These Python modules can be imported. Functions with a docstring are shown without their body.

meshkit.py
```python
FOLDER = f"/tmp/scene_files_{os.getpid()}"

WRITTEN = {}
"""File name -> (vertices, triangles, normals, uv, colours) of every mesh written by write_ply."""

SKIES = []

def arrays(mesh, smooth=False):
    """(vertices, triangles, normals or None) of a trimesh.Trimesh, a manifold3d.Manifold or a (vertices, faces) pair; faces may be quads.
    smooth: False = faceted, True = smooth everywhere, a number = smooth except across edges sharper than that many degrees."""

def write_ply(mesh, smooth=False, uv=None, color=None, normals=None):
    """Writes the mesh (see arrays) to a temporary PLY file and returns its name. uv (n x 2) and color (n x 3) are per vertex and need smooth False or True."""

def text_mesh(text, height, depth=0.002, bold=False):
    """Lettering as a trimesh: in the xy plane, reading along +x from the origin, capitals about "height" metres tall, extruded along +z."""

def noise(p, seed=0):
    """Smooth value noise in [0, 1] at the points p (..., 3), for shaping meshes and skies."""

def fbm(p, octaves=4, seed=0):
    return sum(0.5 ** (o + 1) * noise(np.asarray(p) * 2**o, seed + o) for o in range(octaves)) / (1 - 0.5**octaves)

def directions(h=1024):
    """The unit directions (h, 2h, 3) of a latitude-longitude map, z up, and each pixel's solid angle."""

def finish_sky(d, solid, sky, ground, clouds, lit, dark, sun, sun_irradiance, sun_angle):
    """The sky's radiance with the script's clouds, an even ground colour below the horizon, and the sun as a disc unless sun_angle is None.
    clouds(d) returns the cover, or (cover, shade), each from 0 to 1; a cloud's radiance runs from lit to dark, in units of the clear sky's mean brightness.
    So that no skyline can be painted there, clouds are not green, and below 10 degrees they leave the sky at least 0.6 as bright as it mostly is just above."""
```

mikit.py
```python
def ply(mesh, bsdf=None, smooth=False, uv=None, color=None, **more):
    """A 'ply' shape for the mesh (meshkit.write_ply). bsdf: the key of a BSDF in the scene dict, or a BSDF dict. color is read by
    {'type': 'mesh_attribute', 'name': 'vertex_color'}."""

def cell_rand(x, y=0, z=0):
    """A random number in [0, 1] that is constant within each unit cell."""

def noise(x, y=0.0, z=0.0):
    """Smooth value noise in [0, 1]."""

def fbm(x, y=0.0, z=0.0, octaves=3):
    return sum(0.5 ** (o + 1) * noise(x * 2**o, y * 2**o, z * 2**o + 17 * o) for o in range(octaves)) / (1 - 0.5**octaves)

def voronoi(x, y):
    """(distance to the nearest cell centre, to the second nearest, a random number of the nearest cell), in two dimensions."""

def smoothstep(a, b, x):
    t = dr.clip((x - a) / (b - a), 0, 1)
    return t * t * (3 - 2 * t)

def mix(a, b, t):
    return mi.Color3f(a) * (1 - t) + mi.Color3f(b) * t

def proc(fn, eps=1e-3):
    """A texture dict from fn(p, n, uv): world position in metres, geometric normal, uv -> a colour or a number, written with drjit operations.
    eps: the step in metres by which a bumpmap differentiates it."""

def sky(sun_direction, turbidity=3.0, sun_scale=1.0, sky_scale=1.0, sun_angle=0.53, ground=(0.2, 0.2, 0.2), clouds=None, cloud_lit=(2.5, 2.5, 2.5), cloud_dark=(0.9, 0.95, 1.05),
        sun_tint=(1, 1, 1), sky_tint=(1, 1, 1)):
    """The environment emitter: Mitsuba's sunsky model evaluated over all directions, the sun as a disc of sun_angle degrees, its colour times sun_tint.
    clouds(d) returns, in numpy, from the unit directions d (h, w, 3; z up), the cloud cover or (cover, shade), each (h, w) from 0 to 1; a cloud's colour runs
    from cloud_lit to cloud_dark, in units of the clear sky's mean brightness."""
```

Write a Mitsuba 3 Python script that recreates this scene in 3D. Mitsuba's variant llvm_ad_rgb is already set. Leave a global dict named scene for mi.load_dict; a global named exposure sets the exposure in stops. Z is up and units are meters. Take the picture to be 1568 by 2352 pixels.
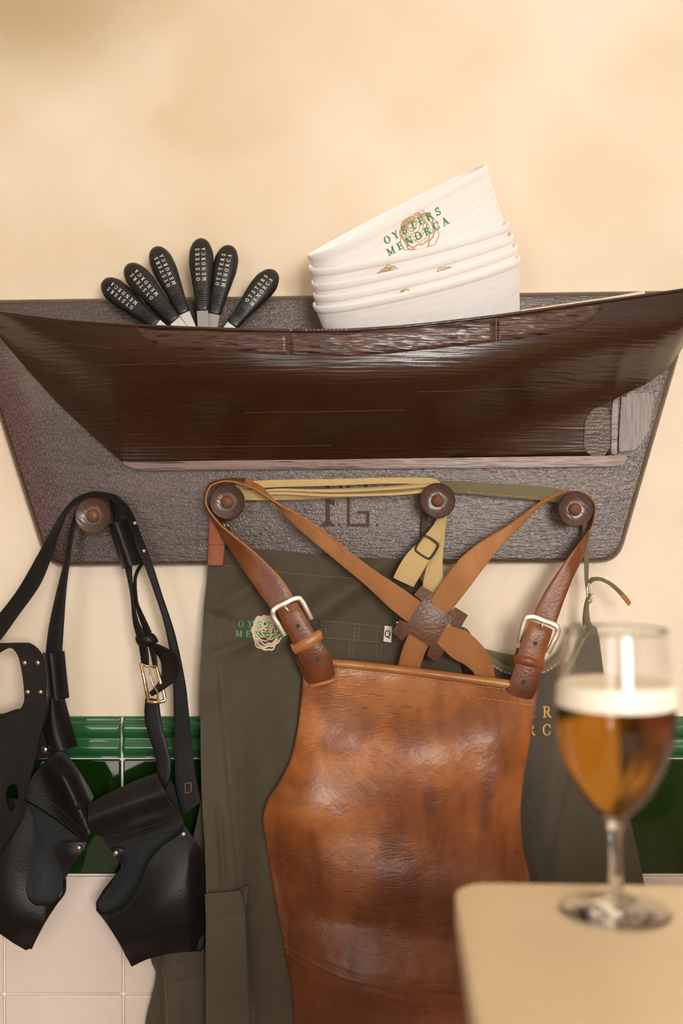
import math, random
import numpy as np, trimesh, mitsuba as mi, drjit as dr
import manifold3d as m3
import shapely, shapely.geometry as sg, shapely.ops as so, shapely.affinity as sa
from scipy.interpolate import PchipInterpolator
import mikit, meshkit
from mikit import proc, noise, fbm, mix, smoothstep
random.seed(7); rng = np.random.default_rng(7)
T = mi.ScalarTransform4f
scene, labels = {}, {}

# ------------------------------------------------------------------ camera, light, exposure
F, D, ZC = 2600.0, 1.43, 1.25          # focal length in pixels (1568 wide), camera to wall, camera height
exposure = 0.0
scene['camera'] = {'type': 'thinlens', 'fov': math.degrees(2 * math.atan(784 / F)), 'fov_axis': 'x',
                   'aperture_radius': 0.0085, 'focus_distance': D - 0.075, 'near_clip': 0.02, 'far_clip': 50,
                   'to_world': T().look_at(origin=[0, -D, ZC], target=[0, 0, ZC], up=[0, 0, 1])}
WINDOW_L = (28.2, 26.5, 24.8)           # daylight behind the frosted panes of the window behind the camera
DOOR_L = (5.0, 4.8, 4.6)                 # a glazed door left of it, in shade
LAMP_L = (6.0, 5.1, 4.0)              # warm glass globes on the ceiling

# ------------------------------------------------------------------ helpers
def P(px, py, d):
    k = (D - np.asarray(d, float)) / F
    return np.stack(np.broadcast_arrays((np.asarray(px, float) - 784) * k, -np.asarray(d, float), ZC + (1176 - np.asarray(py, float)) * k), -1)

def S(d): return (D - d) / F

def key_for(k):
    if k not in scene and k not in labels: return k
    i = 1
    while f'{k}_{i:03d}' in scene or f'{k}_{i:03d}' in labels: i += 1
    return f'{k}_{i:03d}'

def thing(name, label, cat, group=None):
    k = key_for(name); labels[k] = {'label': label, 'category': cat}
    if group: labels[k]['group'] = group
    return k

def add(name, mesh, mat, parent=None, smooth=40, label=None, kind=None, **more):
    k = key_for(f'{parent}__{name}' if parent else name)
    scene[k] = mikit.ply(mesh, mat, smooth=smooth, **more) if not isinstance(mesh, dict) else {**mesh, **more}
    if label or kind:
        labels[k] = {}
        if label: labels[k]['label'] = label
        if kind: labels[k]['kind'] = kind
    return k

def curve(pts, n):
    p = np.asarray(pts, float)
    t = np.r_[0, np.cumsum(np.linalg.norm(np.diff(p[:, :2], axis=0), axis=1) + 1e-6)]
    t /= t[-1]
    if len(p) == 2: return p[0] + (p[1] - p[0]) * np.linspace(0, 1, n)[:, None]
    return PchipInterpolator(t, p)(np.linspace(0, 1, n))

def grid_faces(n, m, wrap=False):
    f = []
    i, j = np.meshgrid(np.arange(n - 1), np.arange(m if wrap else m - 1), indexing='ij')
    a, b = i * m + j, i * m + (j + 1) % m
    q = np.stack([a, b, b + m, a + m], -1).reshape(-1, 4)
    return np.vstack([q[:, [0, 1, 2]], q[:, [0, 2, 3]]])

def fix(v, f):
    m = trimesh.Trimesh(v, f, process=False)
    if m.volume < 0: m.invert()
    return m

def loft(rings, cap=True):
    """rings (n, m, 3), closed across m."""
    r = np.asarray(rings, float); n, m = r.shape[:2]
    v, f = r.reshape(-1, 3), grid_faces(n, m, True)
    if cap:
        v = np.vstack([v, r[0].mean(0), r[-1].mean(0)])
        j = np.arange(m); k = (j + 1) % m
        f = np.vstack([f, np.c_[k, j, np.full(m, n * m)], np.c_[(n - 1) * m + j, (n - 1) * m + k, np.full(m, n * m + 1)]])
    return fix(v, f)

def ribbon(A, B, th=0.003, n=70, bow=0.0, m=9, up=None):
    """a strap between two edge curves given as (px, py, d); bow: how far the middle stands off, towards the camera."""
    a, b = (curve(c, n) for c in (A, B))
    a, b = P(*a.T), P(*b.T)
    return ribbon_w(a, b, th, bow, m)

def ribbon_w(a, b, th, bow=0.0, m=9):
    n = len(a)
    tan = np.gradient((a + b) / 2, axis=0)
    nor = np.cross(tan, b - a); nor /= np.linalg.norm(nor, axis=1, keepdims=True) + 1e-12
    if np.mean(nor[:, 1]) > 0: nor = -nor
    w = np.linspace(0, 1, m)
    e = 1 - np.abs(2 * w - 1) ** 6 * 0.65
    rings = []
    mid = a[:, None] + (b - a)[:, None] * w[None, :, None] + nor[:, None] * (bow * (1 - (2 * w - 1) ** 2))[None, :, None]
    front = mid + nor[:, None] * (th / 2 * e)[None, :, None]
    back = mid - nor[:, None] * (th / 2 * e)[None, :, None]
    return loft(np.concatenate([front, back[:, ::-1]], 1))

def coons(top, bottom, left, right, nu, nv):
    t, b, l, r = curve(top, nu), curve(bottom, nu), curve(left, nv), curve(right, nv)
    u, v = np.linspace(0, 1, nu)[None, :, None], np.linspace(0, 1, nv)[:, None, None]
    return ((1 - v) * t[None] + v * b[None] + (1 - u) * l[:, None] + u * r[:, None]
            - ((1 - u) * (1 - v) * t[0] + u * (1 - v) * t[-1] + (1 - u) * v * b[0] + u * v * b[-1]))

def sheet(g, dfun, th=0.0015):
    """a grid (nv, nu, 2) of pixels as a cloth of thickness th whose front face stands at dfun(px, py) before the wall."""
    nv, nu = g.shape[:2]
    d = dfun(g[..., 0], g[..., 1])
    e = np.zeros((nv, nu)); e[0] = e[-1] = 1; e[:, 0] = e[:, -1] = 1
    front = P(g[..., 0], g[..., 1], d - e * th * 0.35).reshape(-1, 3)
    back = P(g[..., 0], g[..., 1], d - th + e * th * 0.1).reshape(-1, 3)
    f = grid_faces(nv, nu); N = nv * nu
    idx = np.arange(N).reshape(nv, nu)
    loop = np.r_[idx[0, :-1], idx[:-1, -1], idx[-1, :0:-1], idx[:0:-1, 0]]
    nx = np.roll(loop, -1)
    side = np.vstack([np.c_[loop, loop + N, nx + N], np.c_[loop, nx + N, nx]])
    return fix(np.vstack([front, back]), np.vstack([f, f[:, ::-1] + N, side]))

def poly_of(pts, r=0, sm=0):
    p = sg.Polygon(pts).buffer(0)
    if r: p = p.buffer(-r, quad_segs=6).buffer(2 * r, quad_segs=6).buffer(-r, quad_segs=6)
    return p

def smooth_poly(pts, n=90):
    p = np.vstack([pts, pts[:1]]).astype(float)
    t = np.r_[0, np.cumsum(np.linalg.norm(np.diff(p, axis=0), axis=1))]
    return sg.Polygon(PchipInterpolator(t / t[-1], p)(np.linspace(0, 1, n, endpoint=False))).buffer(0)

def rings_of(p):
    out = []
    for g in getattr(p, 'geoms', [p]):
        if g.is_empty or g.geom_type != 'Polygon': continue
        out.append(np.array(g.exterior.coords)[:-1]); out += [np.array(h.coords)[:-1] for h in g.interiors]
    return out

def psheet(p, dfun, th=0.002, cell=8.0, bevel=0.0):
    """a flat shape in pixels as a sheet bent over dfun; bevel in pixels rounds its front edge."""
    cs = lambda q: m3.CrossSection(rings_of(q), m3.FillRule.EvenOdd)
    m = cs(p).extrude(0.8 if bevel else 1.0)
    if bevel:
        m = m + cs(p.buffer(-bevel * 0.5)).extrude(0.93) + cs(p.buffer(-bevel)).extrude(1.0)
    m = m.refine_to_length(cell) if cell else m
    mm = m.to_mesh(); v = np.array(mm.vert_properties[:, :3], float)
    w = P(v[:, 0], v[:, 1], dfun(v[:, 0], v[:, 1]) - th + th * v[:, 2])
    return fix(w, np.array(mm.tri_verts))

def flat(d): return lambda x, y: np.full(np.shape(x), float(d))

def tube(pts, r, n=60, sides=10, closed=False, world=False, flatten=None):
    p = np.asarray(pts, float)
    if not world: p = P(*p.T)
    if closed: p = np.vstack([p, p[:1]])
    t = np.r_[0, np.cumsum(np.linalg.norm(np.diff(p, axis=0), axis=1))]
    c = PchipInterpolator(t / t[-1], p)(np.linspace(0, 1, n))
    rr = np.interp(np.linspace(0, 1, n), np.linspace(0, 1, len(np.atleast_1d(r))), np.atleast_1d(r)) if np.ndim(r) else np.full(n, r)
    tan = np.gradient(c, axis=0)
    if closed: tan[0] = tan[-1] = c[1] - c[-2]
    tan /= np.linalg.norm(tan, axis=1, keepdims=True) + 1e-12
    ref = np.array([0, 1.0, 0]) if np.abs(tan[:, 1]).max() < 0.95 else np.array([0.3, 0.5, 1.0])
    a = np.cross(tan, ref); a /= np.linalg.norm(a, axis=1, keepdims=True) + 1e-12
    b = np.cross(a, tan)
    ang = np.arange(sides) * 2 * np.pi / sides
    fl = flatten or 1.0
    ring = c[:, None] + rr[:, None, None] * (np.cos(ang)[None, :, None] * a[:, None] + fl * np.sin(ang)[None, :, None] * b[:, None])
    if closed:
        ring = ring[:-1]; k, m = ring.shape[:2]
        v = ring.reshape(-1, 3); f = grid_faces(k + 1, m, True) % (k * m)
        return fix(v, f)
    return loft(ring)

def lathe(profile, segs=48, at=(0, 0, 0), axis='z'):
    """(r, h) pairs; the solid or surface of revolution, outward for a profile that runs from bottom to top outside."""
    p = np.asarray(profile, float); ang = np.arange(segs) * 2 * np.pi / segs
    r, h = p[:, 0][:, None], p[:, 1][:, None]
    v = np.stack([r * np.cos(ang), r * np.sin(ang), np.broadcast_to(h, (len(p), segs))], -1)
    if axis == '-y': v = np.stack([v[..., 0], -v[..., 2], v[..., 1]], -1)
    return trimesh.Trimesh(v.reshape(-1, 3) + np.asarray(at, float), grid_faces(len(p), segs, True), process=False)

def cham_box(sx, sy, sz, c=0.004):
    """a box with chamfered edges, centred."""
    pts = []
    for x in (-1, 1):
        for y in (-1, 1):
            for z in (-1, 1):
                pts += [(x * (sx / 2 - c), y * (sy / 2 - c), z * sz / 2), (x * (sx / 2 - c), y * sy / 2, z * (sz / 2 - c)), (x * sx / 2, y * (sy / 2 - c), z * (sz / 2 - c))]
    return trimesh.convex.convex_hull(np.array(pts))

def box(x0, x1, y0, y1, z0, z1):
    return trimesh.creation.box(bounds=[[x0, y0, z0], [x1, y1, z1]])

def cat(ms): return trimesh.util.concatenate(ms)

# a serif alphabet drawn with strokes
def _ln(x0, y0, x1, y1, w): return sg.LineString([(x0, y0), (x1, y1)]).buffer(w / 2, cap_style='flat')
def _sf(x, y, l=0.32, h=0.075): return sg.box(x - l / 2, y, x + l / 2, y + h)
def _el(cx, cy, rx, ry): return sa.scale(sg.Point(cx, cy).buffer(1, quad_segs=10), rx, ry)
def _sp(pts, w): return sg.LineString(curve(pts, 40)).buffer(w / 2)
def glyph(c):
    st, tn = 0.17, 0.085
    top = 1 - 0.075
    if c == 'O': return _el(.42, .5, .42, .52).difference(_el(.42, .5, .24, .44)), .84
    if c == 'Q': return so.unary_union([_el(.4, .5, .4, .5).difference(_el(.4, .5, .26, .38)), _ln(.42, .2, .75, -.15, .14)]), .84
    if c in 'CG':
        g = _el(.42, .5, .42, .52).difference(_el(.44, .5, .27, .44)).difference(sg.Polygon([(.5, .5), (1, .85), (1, .2)]))
        return so.unary_union([g, sg.box(.68, .66, .76, 1.0)]), .8
    if c == 'S':
        return so.unary_union([_sp([(.56, .8), (.42, .94), (.22, .93), (.1, .78), (.18, .6), (.42, .47), (.58, .32), (.54, .12), (.34, .04), (.14, .08), (.06, .24)], .13), sg.box(.52, .68, .6, 1.0), sg.box(.02, 0, .1, .32)]), .66
    if c == 'T': return so.unary_union([_ln(.42, 0, .42, 1, st), sg.box(0, 1 - tn, .84, 1), sg.box(0, .7, .08, 1), sg.box(.76, .7, .84, 1), _sf(.42, 0, .4)]), .84
    if c in 'EF':
        p = [_ln(.2, 0, .2, 1, st), sg.box(.03, 1 - tn, .7, 1), sg.box(.2, .47, .52, .47 + tn), sg.box(.62, .74, .7, 1), sg.box(.48, .36, .55, .66)]
        p += [sg.box(.03, 0, .74, tn), sg.box(.66, 0, .74, .28)] if c == 'E' else [_sf(.2, 0, .36)]
        return so.unary_union(p), .76
    if c == 'R':
        bowl = _el(.42, .74, .3, .27).difference(_el(.4, .74, .15, .18)).intersection(sg.box(.28, 0, 2, 2))
        return so.unary_union([_ln(.2, 0, .2, 1, st), sg.box(.03, 1 - tn, .45, 1), _sf(.2, 0, .36), bowl, _ln(.42, .5, .74, .03, .17), _sf(.78, 0, .24)]), .88
    if c == 'Y': return so.unary_union([_ln(.42, 0, .42, .5, st), _ln(.44, .46, .14, 1, st), _ln(.42, .46, .7, 1, tn), _sf(.42, 0, .4), _sf(.14, top, .34), _sf(.7, top, .3)]), .84
    if c == 'N': return so.unary_union([_ln(.18, 0, .18, 1, tn), _ln(.16, 1, .78, 0, .18), _ln(.78, 0, .78, 1, tn), _sf(.18, 0), _sf(.12, top, .28), _sf(.78, top)]), .96
    if c == 'M': return so.unary_union([_ln(.16, 0, .16, 1, tn), _ln(.16, 1, .52, .05, .17), _ln(.5, .05, .88, 1, tn), _ln(.88, 0, .88, 1, st), _sf(.16, 0), _sf(.88, 0, .34), _sf(.12, top, .22), _sf(.92, top, .24)]), 1.08
    if c == 'A': return so.unary_union([_ln(.14, 0, .46, 1, tn), _ln(.42, 1, .76, 0, st), sg.box(.22, .3, .64, .3 + tn), _sf(.12, 0, .28), _sf(.76, 0, .34)]), .9
    raise KeyError(c)

def word(text, cap, pitch, slim=1.0):
    """letters centred at the origin, y up, each letter in a cell of the given pitch."""
    out = []
    for i, c in enumerate(text):
        g, w = glyph(c)
        out.append(sa.translate(sa.scale(sa.translate(g, -w / 2, -0.5), cap * slim, cap, origin=(0, 0)), (i - (len(text) - 1) / 2) * pitch, 0))
    return so.unary_union(out)

def oyster(r, lw, seed, aspect=1.3):
    """the embroidered oyster: wavy rings that crowd together at the hinge; y up, hinge at the top."""
    g = np.random.default_rng(seed); out = []
    th = np.linspace(0, 2 * np.pi, 90, endpoint=False)
    for i, s in enumerate(np.linspace(1, 0.16, 9)):
        ph = g.uniform(0, 6, 4)
        w = 1 + .05 * np.sin(3 * th + ph[0]) + .045 * np.sin(7 * th + ph[1]) + .03 * np.sin(13 * th + ph[2])
        rad = r * s * w * (1 - 0.16 * np.sin(th))
        x, y = rad * np.cos(th), aspect * rad * np.sin(th) + (1 - s) * r * 0.55
        out.append(sg.LinearRing(np.c_[x, y]).buffer(lw / 2 * g.uniform(.7, 1.25)))
    return so.unary_union(out)

def to_px(g, cx, cy, deg):
    """a y-up drawing turned by deg and set at the pixel (cx, cy)."""
    return sa.translate(sa.scale(sa.rotate(g, deg, origin=(0, 0)), 1, -1, origin=(0, 0)), cx, cy)

def extr(g, mapf, h, cell=0):
    """a drawing raised by h on the surface mapf(x, y, height)."""
    m = m3.CrossSection(rings_of(g), m3.FillRule.EvenOdd).extrude(cell * .4 or 1.0)
    if cell: m = m.refine_to_length(cell)
    mm = m.to_mesh(); v = np.array(mm.vert_properties[:, :3], float)
    return fix(mapf(v[:, 0], v[:, 1], v[:, 2] / (cell * .4 or 1.0) * h), np.array(mm.tri_verts))

def on(dfun): return lambda x, y, h: P(x, y, dfun(x, y) + h - 0.0002)

def stitches(path, dfun, dash=7, gap=4, w=2.0, h=0.0007):
    """a row of thread along a pixel path, lying on dfun."""
    p = curve(path, 400)[:, :2]
    t = np.r_[0, np.cumsum(np.linalg.norm(np.diff(p, axis=0), axis=1))]
    ms = []; s = 0.0
    while s + dash < t[-1]:
        q = np.array([np.interp([s, s + dash / 2, s + dash], t, p[:, i]) for i in (0, 1)]).T
        dq = dfun(q[:, 0], q[:, 1]) + np.array([0, h, 0])
        ms.append(tube(np.c_[q, dq], w / 2 * S(0.06), n=4, sides=5)); s += dash + gap
    return cat(ms)

def rivet(px, py, d, rpx, tilt=0.0):
    r = rpx * S(d)
    m = lathe([(0, -.003), (r, -.003), (r, 0.0), (r * .92, r * .25), (r * .6, r * .5), (0, r * .6)], 20, axis='-y')
    m.apply_translation(P(px, py, d)); return fix(np.array(m.vertices), np.array(m.faces))

def G(x, y, cx, cy, sx, sy, deg=0):
    a = math.radians(deg); dx, dy = x - cx, y - cy
    u, v = dx * math.cos(a) + dy * math.sin(a), -dx * math.sin(a) + dy * math.cos(a)
    return np.exp(-(u / sx) ** 2 - (v / sy) ** 2)

def ss(a, b, x):
    t = np.clip((x - a) / (b - a), 0, 1); return t * t * (3 - 2 * t)

# ------------------------------------------------------------------ materials
def mat(name, color, rough=0.6, bump=None, bs=1.0, eps=5e-4, **kw):
    b = {'type': 'principled', 'base_color': color if isinstance(color, dict) else {'type': 'rgb', 'value': list(color)}, 'roughness': rough, **kw}
    if bump is not None: b = {'type': 'bumpmap', 'arbitrary': proc(bump, eps), 'scale': bs, 'bsdf': b}
    scene[name] = {'type': 'twosided', 'bsdf': b}
    return name

def metal(name, rgb, rough):
    scene[name] = {'type': 'twosided', 'bsdf': {'type': 'principled', 'base_color': {'type': 'rgb', 'value': list(rgb)}, 'metallic': 1.0, 'roughness': rough}}

def c_plaster(p, n, uv):
    a = fbm(p.x * 2.3 + 3, p.y, p.z * 2.0, 4); b = fbm(p.x * 7 + 11, p.y, p.z * 6, 3)
    c = mix((.78, .66, .495), (.86, .755, .61), smoothstep(.35, .65, .65 * a + .35 * b))
    st = smoothstep(.53, .66, fbm(p.x * 3.1 + 40, p.y, p.z * 3.3 + 5, 4)) * smoothstep(.1, -.25, p.x) * smoothstep(1.45, 1.75, p.z)
    c = mix(c, (.70, .53, .33), st * .55)
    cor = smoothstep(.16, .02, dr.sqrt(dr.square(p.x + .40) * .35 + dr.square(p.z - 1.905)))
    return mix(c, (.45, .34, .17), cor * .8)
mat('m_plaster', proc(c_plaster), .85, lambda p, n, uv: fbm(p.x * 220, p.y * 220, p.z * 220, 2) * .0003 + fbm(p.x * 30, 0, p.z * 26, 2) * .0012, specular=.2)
mat('m_paint', (.30, .27, .23), .8)
mat('m_ceiling', (.78, .72, .62), .9)
mat('m_floor', proc(lambda p, n, uv: mix((.16, .09, .05), (.25, .15, .09), fbm(p.x * 3, p.y * 30, 0, 3))), .5)
mat('m_grout', (.80, .73, .66), .9)
mat('m_trim_green', proc(lambda p, n, uv: mix((.010, .085, .026), (.02, .12, .04), fbm(p.x * 18, 0, p.z * 60, 3))), .07, lambda p, n, uv: fbm(p.x * 25, p.y * 20, p.z * 30, 2) * .0009, clearcoat=.6, clearcoat_gloss=.98)
mat('m_tile_green', proc(lambda p, n, uv: mix((.004, .021, .002), (.010, .032, .004), fbm(p.x * 9, 0, p.z * 9, 3))), .06, lambda p, n, uv: fbm(p.x * 14, p.y, p.z * 14, 2) * .0012)
mat('m_tile_white', proc(lambda p, n, uv: mix((.72, .60, .52), (.78, .67, .585), fbm(p.x * 6, 0, p.z * 6, 2))), .10, lambda p, n, uv: fbm(p.x * 16, p.y, p.z * 16, 2) * .0008)

def c_board(p, n, uv):
    g = fbm(p.x * 7, p.y * 30, p.z * 70 + 2 * noise(p.x * 5, 0, p.z * 5), 4); b = fbm(p.x * 5 + 9, 0, p.z * 7, 4)
    c = mix((.032, .0190, .0130), (.136, .091, .070), .5 * g + .5 * smoothstep(.3, .7, b))
    red = smoothstep(.085, .0, p.x + .4236 + (p.z - 1.364) * .322)
    c = mix(c, (.055, .017, .011), smoothstep(.30, .75, red * (.4 + .9 * fbm(p.x * 20, 0, p.z * 14, 3))))
    return mix(c, (.24, .19, .165), smoothstep(.45, .9, fbm(p.x * 700, 0, p.z * 1100, 2)) * .22)
mat('m_board', proc(c_board), .36, lambda p, n, uv: fbm(p.x * 90, p.y * 90, p.z * 480, 3) * .0008 + fbm(p.x * 700, 0, p.z * 700, 1) * .0003, specular=.6)

def c_hull(p, n, uv):
    g = fbm(p.x * 6, p.y * 25, p.z * 110, 4); b = fbm(p.x * 4 + 3, p.y * 6, p.z * 9, 3)
    c = mix((.017, .0055, .0020), (.046, .016, .0055), .5 * g + .5 * b)
    return mix(c, (.10, .055, .04), smoothstep(.72, .84, fbm(p.x * 22, p.y * 80, p.z * 900, 3)) * .35)
mat('m_hull', proc(c_hull), .27, lambda p, n, uv: fbm(p.x * 16, p.y * 60, p.z * 460, 3) * .0007 + noise(p.x * 9, p.y * 9, p.z * 12) * .001, specular=.6, clearcoat=.25, clearcoat_gloss=.85)
def c_bulw(p, n, uv):
    c = mix((.05, .022, .014), (.10, .048, .033), fbm(p.x * 8, p.y * 25, p.z * 100, 4))
    return mix(c, (.018, .008, .005), smoothstep(.60, .70, fbm(p.x * 45 + p.z * 80, p.y * 40, p.z * 300, 3)))
mat('m_bulwark', proc(c_bulw), .26, lambda p, n, uv: fbm(p.x * 40 + p.z * 60, p.y * 40, p.z * 330, 3) * .0022, specular=.6)
def c_keel(p, n, uv):
    c = mix((.13, .065, .048), (.26, .165, .135), fbm(p.x * 9, p.y * 25, p.z * 160, 4))
    return mix(c, (.03, .012, .008), smoothstep(.60, .70, fbm(p.x * 14, p.y * 60, p.z * 260 + 7, 3)))
mat('m_keel', proc(c_keel), .36, lambda p, n, uv: fbm(p.x * 30, p.y * 100, p.z * 400, 2) * .0007)
mat('m_rudder', proc(lambda p, n, uv: mix((.10, .062, .050), (.20, .135, .112), fbm(p.x * 160, 0, p.z * 14, 3))), .38, lambda p, n, uv: fbm(p.x * 400, 0, p.z * 40, 2) * .0002)
mat('m_peg', proc(lambda p, n, uv: mix((.035, .016, .011), (.10, .048, .034), fbm(p.x * 90 + p.z * 80, 0, p.z * 30, 3))), .30, lambda p, n, uv: fbm((p.x + p.z) * 300, 0, (p.z - p.x) * 40, 2) * .0005, clearcoat=.4)
mat('m_stud', (.15, .058, .032), .28, clearcoat=.3)
mat('m_carve', (.055, .030, .014), .7)
mat('m_raw_wood', (.74, .60, .40), .7)
mat('m_bronze', (.16, .10, .045), .5)

def leather(name, lo, mid, hi, rough, bscale, seed, **kw):
    def col(p, n, uv):
        a = fbm(p.x * 9 + seed, p.y * 9, p.z * 5, 4); b = fbm(p.x * 45 + seed, p.y * 30, p.z * 14, 3)
        c = mix(mix(lo, mid, smoothstep(.22, .5, .65 * a + .35 * b)), hi, smoothstep(.48, .75, .6 * a + .4 * b))
        return c
    def bmp(p, n, uv):
        return fbm(p.x * 420, p.y * 420, p.z * 420, 2) * .0003 * bscale + fbm(p.x * 80, p.y * 80, p.z * 110, 3) * .0003 * bscale
    return mat(name, proc(col), rough, bmp, 1.0, **kw)

def c_apron(p, n, uv):
    a = fbm(p.x * 8 + 1, 0, p.z * 6, 4); b = fbm(p.x * 60, 0, p.z * 11, 4); c3 = fbm(p.x * 26 + 5, 0, p.z * 22, 4)
    c = mix((.135, .034, .007), (.32, .094, .018), smoothstep(.28, .66, .3 * a + .45 * b + .25 * c3))
    c = mix(c, (.44, .165, .045), smoothstep(.5, .72, .5 * a + .5 * c3) * .7)
    dark = smoothstep(.52, .68, fbm(p.x * 12 + 30, 0, p.z * 13, 4))
    c = mix(c, (.080, .020, .006), dark * .40)
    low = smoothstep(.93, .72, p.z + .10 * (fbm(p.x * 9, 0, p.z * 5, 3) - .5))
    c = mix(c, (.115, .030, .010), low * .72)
    scr = smoothstep(.70, .76, noise(p.x * 110, 0, p.z * 600 + noise(p.x * 40, 0, p.z * 40) * 8)) * smoothstep(.48, .62, fbm(p.x * 14 + 8, 0, p.z * 12, 2))
    return mix(c, (.07, .018, .007), scr * .32)
def b_apron(p, n, uv):
    x, z = p.x, p.z
    grain = fbm(x * 350, 0, z * 350, 2) * .00025
    scr = smoothstep(.70, .78, noise(x * 110, 0, z * 600 + noise(x * 40, 0, z * 40) * 8)) * smoothstep(.52, .66, fbm(x * 14 + 8, 0, z * 12, 2)) * -.0003
    ww = z + .24 * x + .008 * noise(x * 24, 0, z * 12)
    wr = noise(ww * 260, x * 16, 3.0) * smoothstep(.030, .006, dr.abs(ww - .715)) * .0013 + noise(ww * 190, x * 10, 8.0) * smoothstep(.05, .01, dr.abs(ww - .78)) * .0004
    lump = fbm(x * 30, 0, z * 34, 3) * .0011 + fbm(x * 130, 0, z * 110, 2) * .00035
    return grain + scr + wr + lump
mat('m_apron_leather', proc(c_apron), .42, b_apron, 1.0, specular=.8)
leather('m_strap_leather', (.038, .010, .003), (.135, .037, .009), (.31, .100, .024), .36, .8, 4.0, specular=.42)
leather('m_suede', (.20, .070, .017), (.32, .130, .038), (.46, .22, .085), .75, 1.6, 9.0)
leather('m_cross_leather', (.045, .016, .008), (.105, .042, .020), (.17, .075, .034), .38, 1.5, 2.0)
leather('m_tan_leather', (.26, .09, .018), (.36, .14, .035), (.42, .19, .055), .35, .6, 12.0)
leather('m_black_leather', (.0055, .0048, .0050), (.009, .0078, .0078), (.0145, .0125, .0118), .42, .6, 3.0, specular=.22)
leather('m_black_strap', (.008, .0070, .0070), (.013, .0115, .011), (.020, .018, .017), .55, .7, 5.0, specular=.12)
leather('m_black_suede', (.014, .0155, .017), (.026, .0295, .032), (.043, .048, .050), .8, 2.0, 7.0, specular=.1)

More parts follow.
